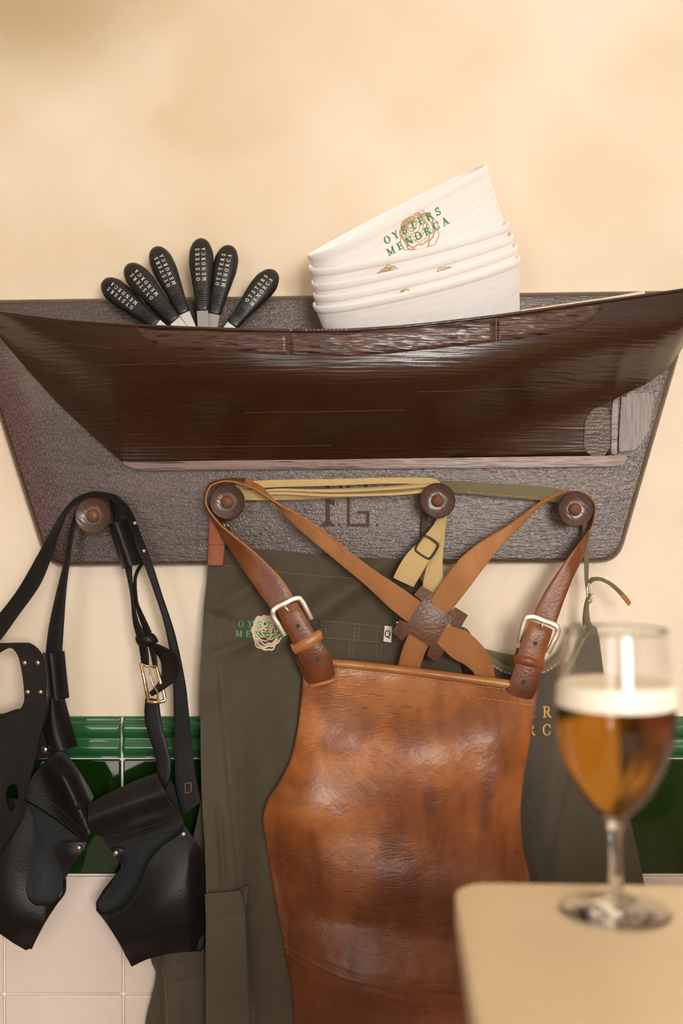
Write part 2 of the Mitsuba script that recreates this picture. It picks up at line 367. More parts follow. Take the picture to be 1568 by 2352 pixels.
def cloth(name, a, b, f=1500.0, amp=.0006, rough=.85):
    def col(p, n, uv):
        t = fbm(p.x * 10, p.y * 10, p.z * 6, 3)
        tw = .5 + .5 * dr.sin((p.x + p.z) * f * 1.2)
        return mix(a, b, .65 * t + .35 * tw * noise(p.x * 300, 0, p.z * 300))
    def bmp(p, n, uv): return (dr.sin((p.x + p.z) * f) * .12 + fbm(p.x * 260, p.y * 200, p.z * 260, 2) * .6 + fbm(p.x * 22, p.y * 20, p.z * 12, 2) * 4) * amp
    return mat(name, proc(col), rough, bmp, 1.0, specular=.25, sheen=.3)
cloth('m_olive', (.058, .046, .031), (.104, .086, .059))
cloth('m_olive_canvas', (.062, .052, .038), (.115, .097, .070), 2400.0)
cloth('m_olive_web', (.135, .115, .062), (.20, .175, .10), 2400.0)
cloth('m_tan_web', (.46, .33, .145), (.58, .44, .21), 2600.0, .0003)
cloth('m_rust', (.27, .085, .050), (.36, .125, .078), 2600.0, .0003)
cloth('m_white_cloth', (.83, .80, .785), (.89, .865, .85), 3000.0, .00022)
mat('m_white_thread', (.66, .61, .57), .8)
mat('m_tag', (.80, .74, .66), .7)
mat('m_ink', (.02, .02, .02), .7)
mat('m_green_thread', (.012, .21, .055), .55)
mat('m_mint_thread', (.045, .36, .13), .55)
mat('m_gold_thread', (.45, .30, .15), .6)
mat('m_cream_thread', (.62, .50, .33), .7)
mat('m_yellow_thread', (.60, .34, .06), .6)
mat('m_stitch_tan', (.45, .25, .08), .7)
mat('m_stitch_olive', (.20, .185, .125), .8)
mat('m_stitch_dark', (.035, .03, .03), .8)
mat('m_knife', (.011, .0105, .010), .38, lambda p, n, uv: fbm(p.x * 900, p.y * 900, p.z * 900, 1) * .0002)
mat('m_print', (.72, .70, .66), .6)
metal('m_steel', (.50, .48, .455), .28)
metal('m_dark_steel', (.22, .205, .19), .35)
metal('m_brass', (.95, .87, .70), .42)
metal('m_gold', (.90, .72, .42), .10)
metal('m_black_metal', (.05, .045, .04), .3)
mat('m_table', proc(lambda p, n, uv: mix((.70, .555, .355), (.77, .625, .42), fbm(p.x * 6, p.y * 6, 0, 3))), .32)
mat('m_foam', (.93, .86, .74), .7, clearcoat=1.0, clearcoat_gloss=.97)
scene['m_glass'] = {'type': 'dielectric', 'int_ior': 1.5, 'ext_ior': 1.0}
scene['m_beer'] = {'type': 'dielectric', 'int_ior': 1.34, 'ext_ior': 1.5, 'specular_transmittance': {'type': 'rgb', 'value': [.66, .42, .115]}}
mat('m_lampmetal', (.1, .09, .08), .4)

# ------------------------------------------------------------------ the room
XL, XR, YB, H = -2.0, 2.2, -3.6, 2.9
trim_top = P(0, 1645, 0.0)[2]           # top of the green dado
def struct(name, mesh, m, parent=None, label=None, **kw):
    k = add(name, mesh, m, parent, **kw)
    if parent is None:
        labels[k] = {'label': label, 'category': name.split('_')[0], 'kind': 'structure'}
    return k
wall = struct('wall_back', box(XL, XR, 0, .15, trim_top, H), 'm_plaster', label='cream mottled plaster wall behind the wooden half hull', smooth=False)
add('grout', box(XL, XR, 0.0, .15, 0, trim_top - .0015), 'm_grout', wall, smooth=False, label='white grout bed behind the tiles')
struct('wall_left', box(XL - .15, XL, YB, 0, 0, H), 'm_paint', label='painted side wall left of the frame', smooth=False)
struct('wall_right', box(XR, XR + .15, YB, 0, 0, H), 'm_paint', label='painted side wall right of the frame', smooth=False)
struct('floor', box(XL - .15, XR + .15, YB - .15, .15, -.1, 0), 'm_floor', label='brown wooden floor below the table', smooth=False)
struct('ceiling', box(XL - .15, XR + .15, YB - .15, .15, H, H + .1), 'm_ceiling', label='pale ceiling above the room', smooth=False)
WX0, WX1, WZ0, WZ1 = .30, 1.30, .95, 2.25
DX0, DX1, DZ1 = -1.40, -.70, 2.1
struct('wall_front', cat([box(XL, DX0, YB - .15, YB, 0, H), box(DX0, DX1, YB - .15, YB, DZ1, H), box(DX1, WX0, YB - .15, YB, 0, H), box(WX1, XR, YB - .15, YB, 0, H), box(WX0, WX1, YB - .15, YB, 0, WZ0), box(WX0, WX1, YB - .15, YB, WZ1, H)]), 'm_paint', label='wall with the window, behind the camera', smooth=False)
labels['window_1'] = {'label': 'tall daylight window with two lights in the wall facing the boat model', 'category': 'window', 'kind': 'structure'}
fr = [box(WX0, WX1, YB - .1, YB - .03, z0, z1) for z0, z1 in ((WZ0, WZ0 + .05), (WZ1 - .05, WZ1))]
nl = 2; pw = (WX1 - WX0) / nl
for i in range(nl + 1): fr.append(box(WX0 + i * pw - .025, WX0 + i * pw + .025, YB - .1, YB - .03, WZ0, WZ1))
add('window_frame', cat(fr), 'm_lampmetal', 'window_1', smooth=False)
for i in range(nl):
    pane = trimesh.Trimesh([(WX0 + i * pw, YB - .08, WZ0), (WX0 + (i + 1) * pw, YB - .08, WZ0), (WX0 + (i + 1) * pw, YB - .08, WZ1), (WX0 + i * pw, YB - .08, WZ1)], [(0, 2, 1), (0, 3, 2)], process=False)
    add('pane', pane, 'm_paint', 'window_1', smooth=False, emitter={'type': 'area', 'radiance': {'type': 'rgb', 'value': list(WINDOW_L)}})
labels['door_1'] = {'label': 'glazed door left of the window in the wall facing the boat model', 'category': 'door', 'kind': 'structure'}
add('door_frame', cat([box(DX0, DX0 + .06, YB - .1, YB - .03, 0, DZ1), box(DX1 - .06, DX1, YB - .1, YB - .03, 0, DZ1), box(DX0, DX1, YB - .1, YB - .03, 0, .14), box(DX0, DX1, YB - .1, YB - .03, DZ1 - .06, DZ1), box(DX0, DX1, YB - .1, YB - .04, .95, 1.0)]), 'm_lampmetal', 'door_1', smooth=False)
for z0, z1 in ((.14, .95), (1.0, DZ1 - .06)):
    pane = trimesh.Trimesh([(DX0, YB - .08, z0), (DX1, YB - .08, z0), (DX1, YB - .08, z1), (DX0, YB - .08, z1)], [(0, 2, 1), (0, 3, 2)], process=False)
    add('pane', pane, 'm_paint', 'door_1', smooth=False, emitter={'type': 'area', 'radiance': {'type': 'rgb', 'value': list(DOOR_L)}})
for i, (lx, ly) in enumerate(((-.95, -2.1), (1.15, -2.1))):
    k = thing('globe_lamp', ['white glass globe lamp hanging left of the camera', 'white glass globe lamp hanging right of the camera'][i], 'lamp')
    gl = trimesh.creation.icosphere(3, .12); gl.apply_translation((lx, ly, 2.35))
    add('globe', gl, 'm_tag', k, smooth=True, emitter={'type': 'area', 'radiance': {'type': 'rgb', 'value': list(LAMP_L)}})
    add('cord', tube([(lx, ly, 2.46), (lx, ly, 2.7), (lx, ly, H)], .004, n=4, world=True), 'm_lampmetal', k)
    c = trimesh.creation.cylinder(.03, .05); c.apply_translation((lx, ly, 2.48)); add('cap', c, 'm_lampmetal', k)

# tiles of the dado: each a piece of the wall
pitch = 272.5 * S(0)
joint = P(281, 0, 0)[0]
def trim_tile():
    w = pitch - .0028
    h0 = trim_top; k = S(0)
    pr = [(0, 0), (4, 10), (9, 12), (11, 18), (15, 27), (24, 33), (33, 31), (41, 25), (46, 17), (50, 15), (54, 17), (58, 20), (62, 24), (69, 29), (77, 27), (83, 20), (86, 14), (90, 11), (94, 11), (95.5, 0)]
    pr = np.array(pr, float); t = np.linspace(0, 1, len(pr))
    q = PchipInterpolator(t, pr)(np.linspace(0, 1, 58))
    pts = np.c_[q[:, 1] * k * .62, -q[:, 0] * k]
    ring = lambda x, ins: np.c_[np.full(len(pts), x), -(pts[:, 0] - ins * (pts[:, 0] > .002)), pts[:, 1]]
    return loft([ring(-w / 2, .002), ring(-w / 2 + .0015, .0004), ring(-w / 2 + .004, 0), ring(w / 2 - .004, 0), ring(w / 2 - .0015, .0004), ring(w / 2, .002)])
trim = mikit.ply(trim_tile(), 'm_trim_green', smooth=35)
gz1, gz0 = P(0, 1745, .004)[2], P(0, 2008, .004)[2]
gt = mikit.ply(cham_box(pitch - .0028, .012, gz1 - gz0, .0022), 'm_tile_green', smooth=50)
wt = mikit.ply(cham_box(pitch - .0022, .011, pitch - .0022, .0018), 'm_tile_white', smooth=50)
i0, i1 = int(math.ceil((XL - joint) / pitch)), int(math.floor((XR - joint) / pitch))
for i in range(i0, i1):
    x = joint + (i + .5) * pitch
    add('green_moulding', trim, None, wall, to_world=T().translate([x, 0, trim_top]))
    j = random.uniform(-.0004, .0004)
    add('green_tile', gt, None, wall, to_world=T().translate([x, .002 + j, (gz0 + gz1) / 2]).rotate([0, 0, 1], random.uniform(-.25, .25)).rotate([1, 0, 0], random.uniform(-.2, .2)))
    for r in range(6):
        z = gz0 - .0018 - (r + .5) * pitch
        if z > 0: add('white_tile', wt, None, wall, to_world=T().translate([x + .0015, .0015 + random.uniform(-.0004, .0004), z]).rotate([0, 0, 1], random.uniform(-.2, .2)))

# ------------------------------------------------------------------ half hull on its board
DB = .025
hh = thing('half_hull_model', 'dark varnished wooden half hull ship model on a backboard with four coat pegs', 'half hull model')
bp = poly_of([(-88, 690), (1602, 667), (1420, 1292), (108, 1301)], 52)
def bring(p, d):
    c = np.array(p.exterior.coords); return P(c[:, 0], c[:, 1], d)
hull_pts = np.vstack([bring(bp, 0.0005), bring(bp, .014), bring(bp.buffer(-2), .0195), bring(bp.buffer(-6), .0235), bring(bp.buffer(-12), DB)])
board = m3.Manifold.hull_points(hull_pts.tolist())
# the carved letters F. G.
F_ = so.unary_union([sg.box(747, 1108, 757, 1200), sg.Polygon([(733, 1209), (771, 1209), (757, 1196), (747, 1196)]), sg.box(747, 1104, 784, 1114), sg.box(778, 1108, 786, 1124), sg.Polygon([(757, 1151), (768, 1148), (768, 1162), (757, 1158)])])
G_ = so.unary_union([sg.box(796, 1108, 803, 1210), sg.box(796, 1203, 848, 1210), sg.box(840, 1174, 848, 1210), sg.box(820, 1174, 848, 1180), sg.box(796, 1106, 844, 1114), sg.box(836, 1110, 844, 1126)])
dots = so.unary_union([sg.Point(778, 1206).buffer(3), sg.Point(866, 1206).buffer(3)])
letters = so.unary_union([F_, G_, dots])
cut = m3.CrossSection(rings_of(letters), m3.FillRule.EvenOdd).extrude(1.0).to_mesh()
v = np.array(cut.vert_properties[:, :3], float)
def cutter(a, b): 
    w = P(v[:, 0], v[:, 1], a + (b - a) * v[:, 2]); f = np.array(cut.tri_verts)
    t = fix(w, f); return m3.Manifold(m3.Mesh(np.asarray(t.vertices, np.float32), np.asarray(t.faces, np.uint32)))
board = board - cutter(DB - .0018, DB + .01)
add('backboard', board, 'm_board', hh, smooth=30)
add('carved_letter', extr(letters, lambda x, y, h: P(x, y, DB - .0020 + h), .0006), 'm_carve', hh, smooth=False, label='initials F.G. carved into the board')

SHEER = np.array([(-64, 704, .003), (0, 714, .032), (100, 727, .056), (200, 737, .075), (400, 748, .104), (600, 754, .121), (760, 755, .126), (900, 748, .126), (1050, 733, .122), (1200, 714, .114), (1350, 693, .102), (1480, 675, .090), (1568, 662, .080), (1640, 650, .068)], float)
PROF = np.array([(-64, 706), (-30, 740), (0, 775), (60, 845), (130, 922), (205, 993), (280, 1059), (300, 1061), (700, 1056), (1100, 1050), (1398, 1046), (1402, 922), (1430, 906), (1480, 884), (1530, 848), (1568, 797), (1600, 742), (1640, 652)], float)
SEC = np.array([(-64, .60, 1.7), (100, .62, 2.0), (400, .70, 3.0), (750, .76, 4.6), (1000, .73, 4.6), (1250, .66, 4.6), (1402, .66, 4.4), (1640, .90, 6.0)])
sw = P(SHEER[:, 0], SHEER[:, 1], DB + SHEER[:, 2]); pwd = P(PROF[:, 0], PROF[:, 1], DB + .004)
VPROF = np.array([(900, 1054), (1000, 1052), (1100, 1030), (1200, 1000), (1300, 964), (1402, 922)], float)     # where the counter's sections run out into the thin deadwood
vpw = P(VPROF[:, 0], VPROF[:, 1], DB + .004)
def vz_f(X):
    z = np.interp(X, pwd[:, 0], pwd[:, 2]); w = PchipInterpolator(vpw[:, 0], vpw[:, 2])(np.clip(X, vpw[0, 0], vpw[-1, 0]))
    return np.where((X > vpw[0, 0]) & (X <= vpw[-1, 0] + 1e-6), np.maximum(z, w), z)
sz_f, sh_f = PchipInterpolator(sw[:, 0], sw[:, 2]), PchipInterpolator(sw[:, 0], SHEER[:, 2])
def pz_f(X): return np.interp(X, pwd[:, 0], pwd[:, 2])
secX = P(SEC[:, 0], 0, DB + .06)[:, 0]
RX = np.r_[P(np.array([-60, 250, 900, 1250, 1402, 1600]), 0, DB + .01)[:, 0]]
def hull_d(X, v):
    vc, k = np.interp(X, secX, SEC[:, 1]), np.interp(X, secX, SEC[:, 2])
    h = np.maximum(sh_f(X), .002)
    r = np.interp(X, RX, [.001, .011, .011, .020, .020, .004]) / h
    q = lambda t: 1 / (1 + (t / vc) ** k)
    g = (1 - r) * (q(np.maximum(v, 1e-6)) - q(1.0)) / (1 - q(1.0)) + r
    return DB + h * g
def hull_pt(X, v, off=0.0):
    z = sz_f(X) + (vz_f(X) - sz_f(X)) * v
    return np.stack(np.broadcast_arrays(X, -(hull_d(X, v) + off), z), -1)
X0, X1 = sw[0, 0] + .0008, min(sw[-1, 0], pwd[-1, 0]) - .0008
xs = np.unique(np.r_[np.linspace(X0, X1, 190), pwd[10, 0], pwd[11, 0]])
vs = np.linspace(0, 1, 64)
XX, VV = np.meshgrid(xs, vs, indexing='ij')
outer = hull_pt(XX, VV)
dw = np.linspace(0, 1, 9)[1:]
zl = outer[:, -1, 2][:, None] + (np.minimum(pz_f(xs), outer[:, -1, 2]) - outer[:, -1, 2])[:, None] * dw
dl = outer[:, -1, 1][:, None] * (1 - dw) - (DB + np.minimum(.009, -outer[:, -1, 1] - DB))[:, None] * dw
outer = np.concatenate([outer, np.stack([np.broadcast_to(xs[:, None], zl.shape), dl, zl], -1)], 1)
shelf_z = P(0, 862, .09)[2]
wall_t = .012
# rim, inner face down to the shelf, shelf, back against the board
rim_in = hull_pt(xs, np.zeros_like(xs)); rim_in[:, 1] = np.minimum(rim_in[:, 1] + wall_t, -DB)
low = rim_in.copy(); low[:, 2] = np.minimum(np.maximum(shelf_z, pz_f(xs) + .01), rim_in[:, 2] - .001)
vlow = np.clip((sz_f(xs) - low[:, 2]) / np.maximum(sz_f(xs) - vz_f(xs), 1e-4), 0, 1)
low[:, 1] = np.minimum(-(hull_d(xs, vlow) - wall_t), -DB)
bk = low.copy(); bk[:, 1] = -DB + .0005
bt = outer[:, -1].copy(); bt[:, 1] = -DB + .0005
ring = np.concatenate([outer, bt[:, None], bk[:, None], low[:, None], rim_in[:, None]], 1)
add('hull', loft(ring), 'm_hull', hh, smooth=35)
# rail under the sheer, dentils in its middle
rail = []
for t in np.linspace(X0 + .004, X1, 150):
    p0 = hull_pt(np.array(t), np.array(0.0)); k = S(-(p0[1]))
    rail.append([p0 + (0, -.0035 * math.sin(a) + .001, -4.2 * k + 4.6 * k * math.cos(a)) for a in np.linspace(0, 2 * np.pi, 12, endpoint=False)])
add('sheer_rail', loft(rail), 'm_hull', hh, smooth=50)
for i, xpx in enumerate(np.arange(668, 800, 9)):
    X = P(xpx, 0, DB + .126)[0]; p0 = hull_pt(np.array(X), np.array(0.0)); b = cham_box(.0032, .0016, .0030, .0004); b.apply_translation(p0 + (0, -.0036, -.0022)); add('dentil', b, 'm_bronze' if i in (0, 4) else 'm_hull', hh, smooth=False)
# three raised bulwark planks
BUL = np.array([(312, 753), (322, 768), (340, 783), (372, 797), (450, 803), (560, 811), (700, 818), (800, 819), (900, 812), (1000, 801), (1100, 790), (1200, 777), (1290, 763), (1335, 752), (1360, 732), (1382, 708)], float)
bw = P(BUL[:, 0], BUL[:, 1], DB + np.interp(BUL[:, 0], SHEER[:, 0], SHEER[:, 2]))
def bul_v(X): return (sz_f(X) - np.interp(X, bw[:, 0], bw[:, 2])) / (sz_f(X) - vz_f(X))
for a, b in ((bw[0, 0], P(661, 0, .146)[0]), (P(663, 0, .146)[0], P(1139, 0, .145)[0]), (P(1141, 0, .145)[0], bw[-1, 0])):
    x = np.linspace(a, b, 60); v0 = np.minimum(np.full_like(x, .030), bul_v(x) * .5); v1 = np.maximum(bul_v(x), v0 + .004)
    w = np.linspace(0, 1, 9); e = 1 - np.abs(2 * w - 1) ** 8 * .8
    rings = []
    for i in range(len(x)):
        vv = v0[i] + (v1[i] - v0[i]) * w; end = .25 if i in (0, len(x) - 1) else 1.0
        rings.append(np.vstack([hull_pt(np.full(9, x[i]), vv, .0030 * e * end), hull_pt(np.full(9, x[i]), vv, -.001)[::-1]]))
    add('bulwark_plank', loft(rings), 'm_bulwark', hh, smooth=40)
def raised(pts, d0, d1, bevel, sm=False):
    p = smooth_poly(np.array(pts)) if sm else poly_of(pts, 4)
    return psheet(p, flat(d1), d1 - d0, 0, bevel)
add('keel', raised([(272, 1057), (286, 1068), (305, 1077), (330, 1081), (1400, 1072), (1428, 1068), (1440, 1056), (1438, 1046), (700, 1056), (290, 1059)], DB - .001, DB + .013, 3), 'm_keel', hh, smooth=30)
add('sternpost', raised([(1403, 922), (1419, 918), (1416, 1043), (1402, 1043)], DB - .001, DB + .011, 2.5), 'm_keel', hh, smooth=30)
def hull_at(px, py):
    d = np.full(np.shape(px), .05)
    for _ in range(5):
        w = P(px, py, d); X, Z = w[..., 0], w[..., 2]; vv = (sz_f(X) - Z) / (sz_f(X) - vz_f(X))
        e = hull_d(X, np.ones_like(X)); t = np.clip((vz_f(X) - Z) / np.maximum(vz_f(X) - pz_f(X), 1e-4), 0, 1)
        d = np.where(vv <= 1, hull_d(X, np.clip(vv, 0, 1)), e * (1 - t) + (DB + .009) * t)
    return d
pad = smooth_poly(np.array([(1356, 945), (1377, 934), (1396, 938), (1400, 985), (1396, 1033), (1378, 1051), (1356, 1046), (1340, 1022), (1342, 975)]))
add('propeller_aperture', psheet(pad, lambda x, y: hull_at(x, y) + .0025, .004, 5, 2), 'm_board', hh, smooth=40, label='grey oval hollow for the propeller')
add('rudder', raised([(1427, 906), (1486, 901), (1499, 908), (1499, 935), (1490, 985), (1474, 1017), (1455, 1034), (1420, 1038), (1422, 990)], DB - .001, DB + .006, 4), 'm_rudder', hh, smooth=30)
add('pintle', rivet(1434, 906, DB + .006, 6), 'm_stud', hh)
for q_ in ([(58, 778), (150, 788), (258, 800)], [(170, 842), (400, 834), (640, 826)], [(258, 1031), (500, 1026), (760, 1023)], [(960, 900), (1150, 894), (1330, 884)], [(560, 948), (760, 945), (930, 942)], [(1330, 815), (1430, 803), (1530, 790)]):
    c = curve(q_, 40); add('plank_seam', tube(np.c_[c, hull_at(c[:, 0], c[:, 1])], .00045, 40, 6), 'm_carve', hh)
# pale strip inside the sheer at the right
add('liner_strip', ribbon([(1195, 712, .118), (1300, 697, .112), (1400, 682, .104), (1478, 668, .096)], [(1195, 725, .118), (1300, 708, .112), (1400, 692, .104), (1480, 676, .096)], .004), 'm_raw_wood', hh, label='pale bare wood strip behind the sheer')
# pegs
PEGS = [(213, 1185, 42), (521, 1153, 41), (1005, 1150, 41), (1321, 1170, 41)]
PD = .068
for px, py, r in PEGS:
    R = r * S(PD); a = PD - DB
    prof = [(0, -.002), (.014, -.002), (.0125, .004), (.0105, .014), (.0105, a - .014), (.013, a - .011), (R * .80, a - .010), (R * .96, a - .007), (R, a - .003), (R * .985, a - .0005), (R * .93, a + .0008), (R * .86, a), (R * .62, a - .0022), (R * .45, a - .0030), (0, a - .0030)]
    pr = np.array(prof); at = P(px, py, PD); at = np.array([at[0], -DB, at[2]])
    kp = add('peg', lathe(pr, 56, at, '-y'), 'm_peg', hh, smooth=40)
    rs = R * .36
    st = lathe([(0, a - .0035), (rs * 1.05, a - .0035), (rs, a - .0015)] + [(rs * math.cos(t), a - .0015 + rs * .75 * math.sin(t)) for t in np.linspace(.2, 1.2, 8)] + [(rs * .22, a - .0015 + rs * .75), (rs * .12, a - .0015 + rs * .68), (0, a - .0015 + rs * .66)], 32, at, '-y')
    add('stud', st, 'm_stud', kp, smooth=50)

# ------------------------------------------------------------------ oyster knives in the hull
KN = [((236, 645), (360, 745)), ((291, 608), (402, 737)), ((355, 567), (423, 720)), ((461, 547), (465, 714)), ((528, 563), (492, 722)), ((633, 622), (533, 747))]
KL = ['leftmost oyster knife with black handle, leaning lowest to the left', 'black handled oyster knife leaning left, second from the left end of the fan',
      'black handled oyster knife leaning a little left, its bright steel blade in view', 'upright oyster knife with black handle, the tallest of the fan',
      'black handled oyster knife leaning slightly right beside the upright one', 'lone oyster knife with black handle leaning far right, nearest the white caps']
for i, ((bx, by), (nx, ny)) in enumerate(KN):
    k = thing('oyster_knife', KL[i], 'oyster knife', 'oyster knives in the half hull')
    dz = (.0, .010, .0, .006, .0, .0)[i]
    a, b = P(bx, by, .047 + dz), P(nx, ny, .068 + dz)
    e1 = b - a; Ln = np.linalg.norm(e1); e1 /= Ln
    e3 = np.array([0, -1.0, 0]); e3 -= e1 * e3.dot(e1); e3 /= np.linalg.norm(e3)
    e2 = np.cross(e1, e3)                         # to the reading side
    sc = .000528
    tt = np.array([0, .02, .06, .13, .22, .34, .5, .68, .84, .95, .985, 1.0])
    wd = np.array([.5, 9, 17, 23.5, 27.5, 28, 25, 20.5, 17, 15.5, 14.5, 12.5]) * sc
    tk = np.array([.4, 6, 11, 15, 17, 17, 15, 12, 10, 9.2, 8.6, 7]) * sc
    tf = np.linspace(0, 1, 46) ** 1.25
    W, K = PchipInterpolator(tt, wd)(tf), PchipInterpolator(tt, tk)(tf)
    W[0] = max(W[0], 1e-4); K[0] = max(K[0], 1e-4)
    ang = np.linspace(0, 2 * np.pi, 36, endpoint=False)
    sup = lambda c: np.sign(c) * np.abs(c) ** .78
    rings = a + tf[:, None, None] * Ln * e1 + W[:, None, None] * sup(np.cos(ang))[None, :, None] * e2 + K[:, None, None] * sup(np.sin(ang))[None, :, None] * e3
    h = add('handle', loft(rings), 'm_knife', k, smooth=40)
    def kmap(x, y, hh_, a=a, e1=e1, e2=e2, e3=e3, Ln=Ln):   # x along the writing (neck to butt), y across
        t = np.clip(1 - x / Ln, 0, 1); w, q = PchipInterpolator(tt, wd)(t), PchipInterpolator(tt, tk)(t)
        c = np.clip(np.abs(y) / w, 0, .999) ** (1 / .78)
        z = q * np.sqrt(1 - c * c) ** .78
        return a + (t * Ln)[:, None] * e1 + y[:, None] * sgn * e2 + (z + hh_)[:, None] * e3
    left = np.cross(e3, e1)                       # picture direction the letters' tops point to
    sgn = 1.0 if np.dot(e2, np.cross(e3, -e1)) > 0 else -1.0
    up_c = np.cross(e3, -e1)
    txt = [sa.translate(word(w_, 8.8 * sc, 11.9 * sc, .9), .60 * Ln, o * sc) for w_, o in (('OYSTERS', 6.8), ('MENORCA', -7.0))]
    add('lettering', extr(so.unary_union(txt), lambda x, y, h_: kmap(x, y, h_ - .0001), .0003, .002), 'm_print', k, smooth=False, label='white printed words OYSTERS MENORCA')
    for j in range(6):
        x = (.085 + j * .025) * Ln * 1.0 + .004
        rr = np.array([kmap(np.full(9, x), np.linspace(-.55, .55, 9) * 16 * sc, np.full(9, .0004))])[0]
        add('grip_ridge', tube(rr, .0010, n=10, sides=6, world=True), 'm_knife', h)
    bl = [(-13, -6), (13, -6), (12.5, 40), (11, 90), (6, 112), (0, 120), (-6, 112), (-11, 90), (-12.5, 40)]
    bm = m3.CrossSection([np.array(bl, float)], m3.FillRule.EvenOdd).extrude(2.6).to_mesh()
    bv = np.array(bm.vert_properties[:, :3], float) * sc
    dn = np.array([e1[0] * .95, -.0, e1[2]]); dn /= np.linalg.norm(dn)
    # the longest blade that still clears the shelf
    room = max(.02, min(120 * sc, (b[2] - shelf_z - .004) / max(-dn[2], .2)))
    wv = b + (bv[:, 1] * room / (120 * sc))[:, None] * dn + bv[:, 0][:, None] * e2 + (bv[:, 2] - 1.3 * sc)[:, None] * e3
    add('blade', fix(wv, np.array(bm.tri_verts)), 'm_dark_steel' if i in (3, 4) else 'm_steel', k, smooth=False)

# ------------------------------------------------------------------ stack of white caps
def cap(i, rc, half, theta, height, flare, phi, b0, dc, label, sag=0.0):
    k = thing('cloth_cap', label, 'cap', 'white cloth caps stacked in the half hull')
    c = P(*rc, dc); th = math.radians(theta); ph = math.radians(phi)
    L = np.array([math.cos(th), 0, math.sin(th)]); U0 = np.array([-math.sin(th), 0, math.cos(th)]); Wd = np.array([0, -1.0, 0])
    U = U0 * math.cos(ph) + Wd * math.sin(ph); Wv = Wd * math.cos(ph) - U0 * math.sin(ph)
    A = half * S(dc); tf = math.tan(math.radians(flare))
    ang = np.linspace(0, 2 * np.pi, 120, endpoint=False)
    sup = lambda q, e: np.sign(q) * np.abs(q) ** e
    def ring(h, ins, bul=0.0):
        a = A + h * tf - ins + bul; b = b0 + h * tf - ins + bul
        wob = .0012 * np.sin(3 * ang + 2) + .0008 * np.sin(5 * ang + 1)
        x, w = a * sup(np.cos(ang), .9), b * sup(np.sin(ang), .85) + wob
        hh_ = h - sag * np.exp(-((x / A + .45) / .4) ** 2) * (w > 0) * (1 + h / height)
        return c + x[:, None] * L + w[:, None] * Wv + np.broadcast_to(np.asarray(hh_), x.shape)[:, None] * U
    hs = np.linspace(-height, -.010, 16)
    rings = [ring(-height - .004, A * .7 if False else b0 * .55), ring(-height - .003, .006), ring(-height - .001, .0015)] + [ring(h, 0) for h in hs] + [ring(-.0095, 0, .0), ring(-.009, -.0012), ring(-.006, -.0018), ring(-.003, -.0018), ring(-.001, -.0010), ring(0, .0004), ring(-.0012, .0016), ring(-.012, .0018)]
    rings += [ring(h, .0018) for h in np.linspace(-.02, -height + .002, 8)] + [ring(-height + .001, .008), ring(-height, b0 * .55)]
    m = loft(rings)
    add('band', m, 'm_white_cloth', k, smooth=50)
    def onf(x, y, h_):                        # x along the cap, y up from the rim
        x, y = np.asarray(x, float), np.asarray(y, float)
        a = A + y * tf; b = b0 + y * tf
        cc = np.clip(np.abs(x) / a, 0, .999) ** (1 / .9)
        w = b * np.sqrt(1 - cc * cc) ** .85
        t_ = np.arctan2(np.sqrt(1 - cc * cc), cc * np.sign(x))
        w = w + .0012 * np.sin(3 * t_ + 2) + .0008 * np.sin(5 * t_ + 1) + h_
        hh_ = y - sag * np.exp(-((x / A + .45) / .4) ** 2) * (1 + y / height)
        return c + x[..., None] * L + w[..., None] * Wv + hh_[..., None] * U
    return k, onf, A
def cap_rows(k, onf, A, height, rows):
    ms = []
    for y in rows:
        for x in np.arange(-A * .93, A * .93, .0042):
            q = onf(np.array([x, x + .0012, x + .0024]), np.full(3, y), np.array([.0, .0002, .0]))
            ms.append(tube(q, .00022, n=3, sides=4, world=True))
    add('stitching', cat(ms), 'm_white_thread', k, smooth=False, kind='stuff', label='rows of white stitching')
s9 = S(.09)
CAPS = [((954, 641), 241, 13.6, .076, 7.5, 24, 'bottom white cloth cap of the stack, standing inside the half hull', None),
        ((951, 616), 238, 13.9, .076, 7.5, 24, 'white cloth cap nested second from the bottom, oyster stitched at left of centre', -44),
        ((945, 590), 236, 14.0, .076, 7.5, 24, 'white cloth cap nested third from the bottom, oyster stitched at right of centre', 56),
        ((936, 560), 233, 13.0, .076, 7.5, 24, 'white cloth cap nested right under the tilted top cap', -63)]
for i, (rc, half, th_, hg, fl, ph, lab, ox) in enumerate(CAPS):
    k, onf, A = cap(i, rc, half, th_, hg, fl, ph, .0465 - .0012 * i, .105, lab)
    if ox is not None:
        oy = oyster(34 * s9, 2.0 * s9, 20 + i, 1.25)
        add('oyster_emblem', extr(sa.translate(oy, ox * s9, -58 * s9), lambda x, y, h: onf(x, y, h - .0001), .0006, .004), 'm_gold_thread', k, smooth=False, label='gold embroidered oyster, its upper edge in view')
    if i == 0: cap_rows(k, onf, A, hg, -np.arange(.014, .08, .0085))
k, onf, A = cap(5, (909, 482), 227, 27.2, .070, 4.5, 17, .043, .100, 'top white cloth cap, tilted, embroidered OYSTERS MENORCA over a gold oyster', sag=.004)
cap_rows(k, onf, A, .074, -np.arange(.012, .072, .0085))
ce = (10 * s9, -52 * s9)
oy = sa.translate(sa.rotate(oyster(44 * s9, 2.5 * s9, 5, 1.0), 25, origin=(0, 0)), *ce)
add('oyster_emblem', extr(oy, lambda x, y, h: onf(x, y, h - .0001), .0005, .004), 'm_gold_thread', k, smooth=False, label='gold embroidered oyster')
tx = so.unary_union([sa.translate(word('OYSTERS', 17 * s9, 21.5 * s9), ce[0] - 4 * s9, ce[1] + 14 * s9), sa.translate(word('MENORCA', 17 * s9, 23 * s9), ce[0] - 2 * s9, ce[1] - 13 * s9)])
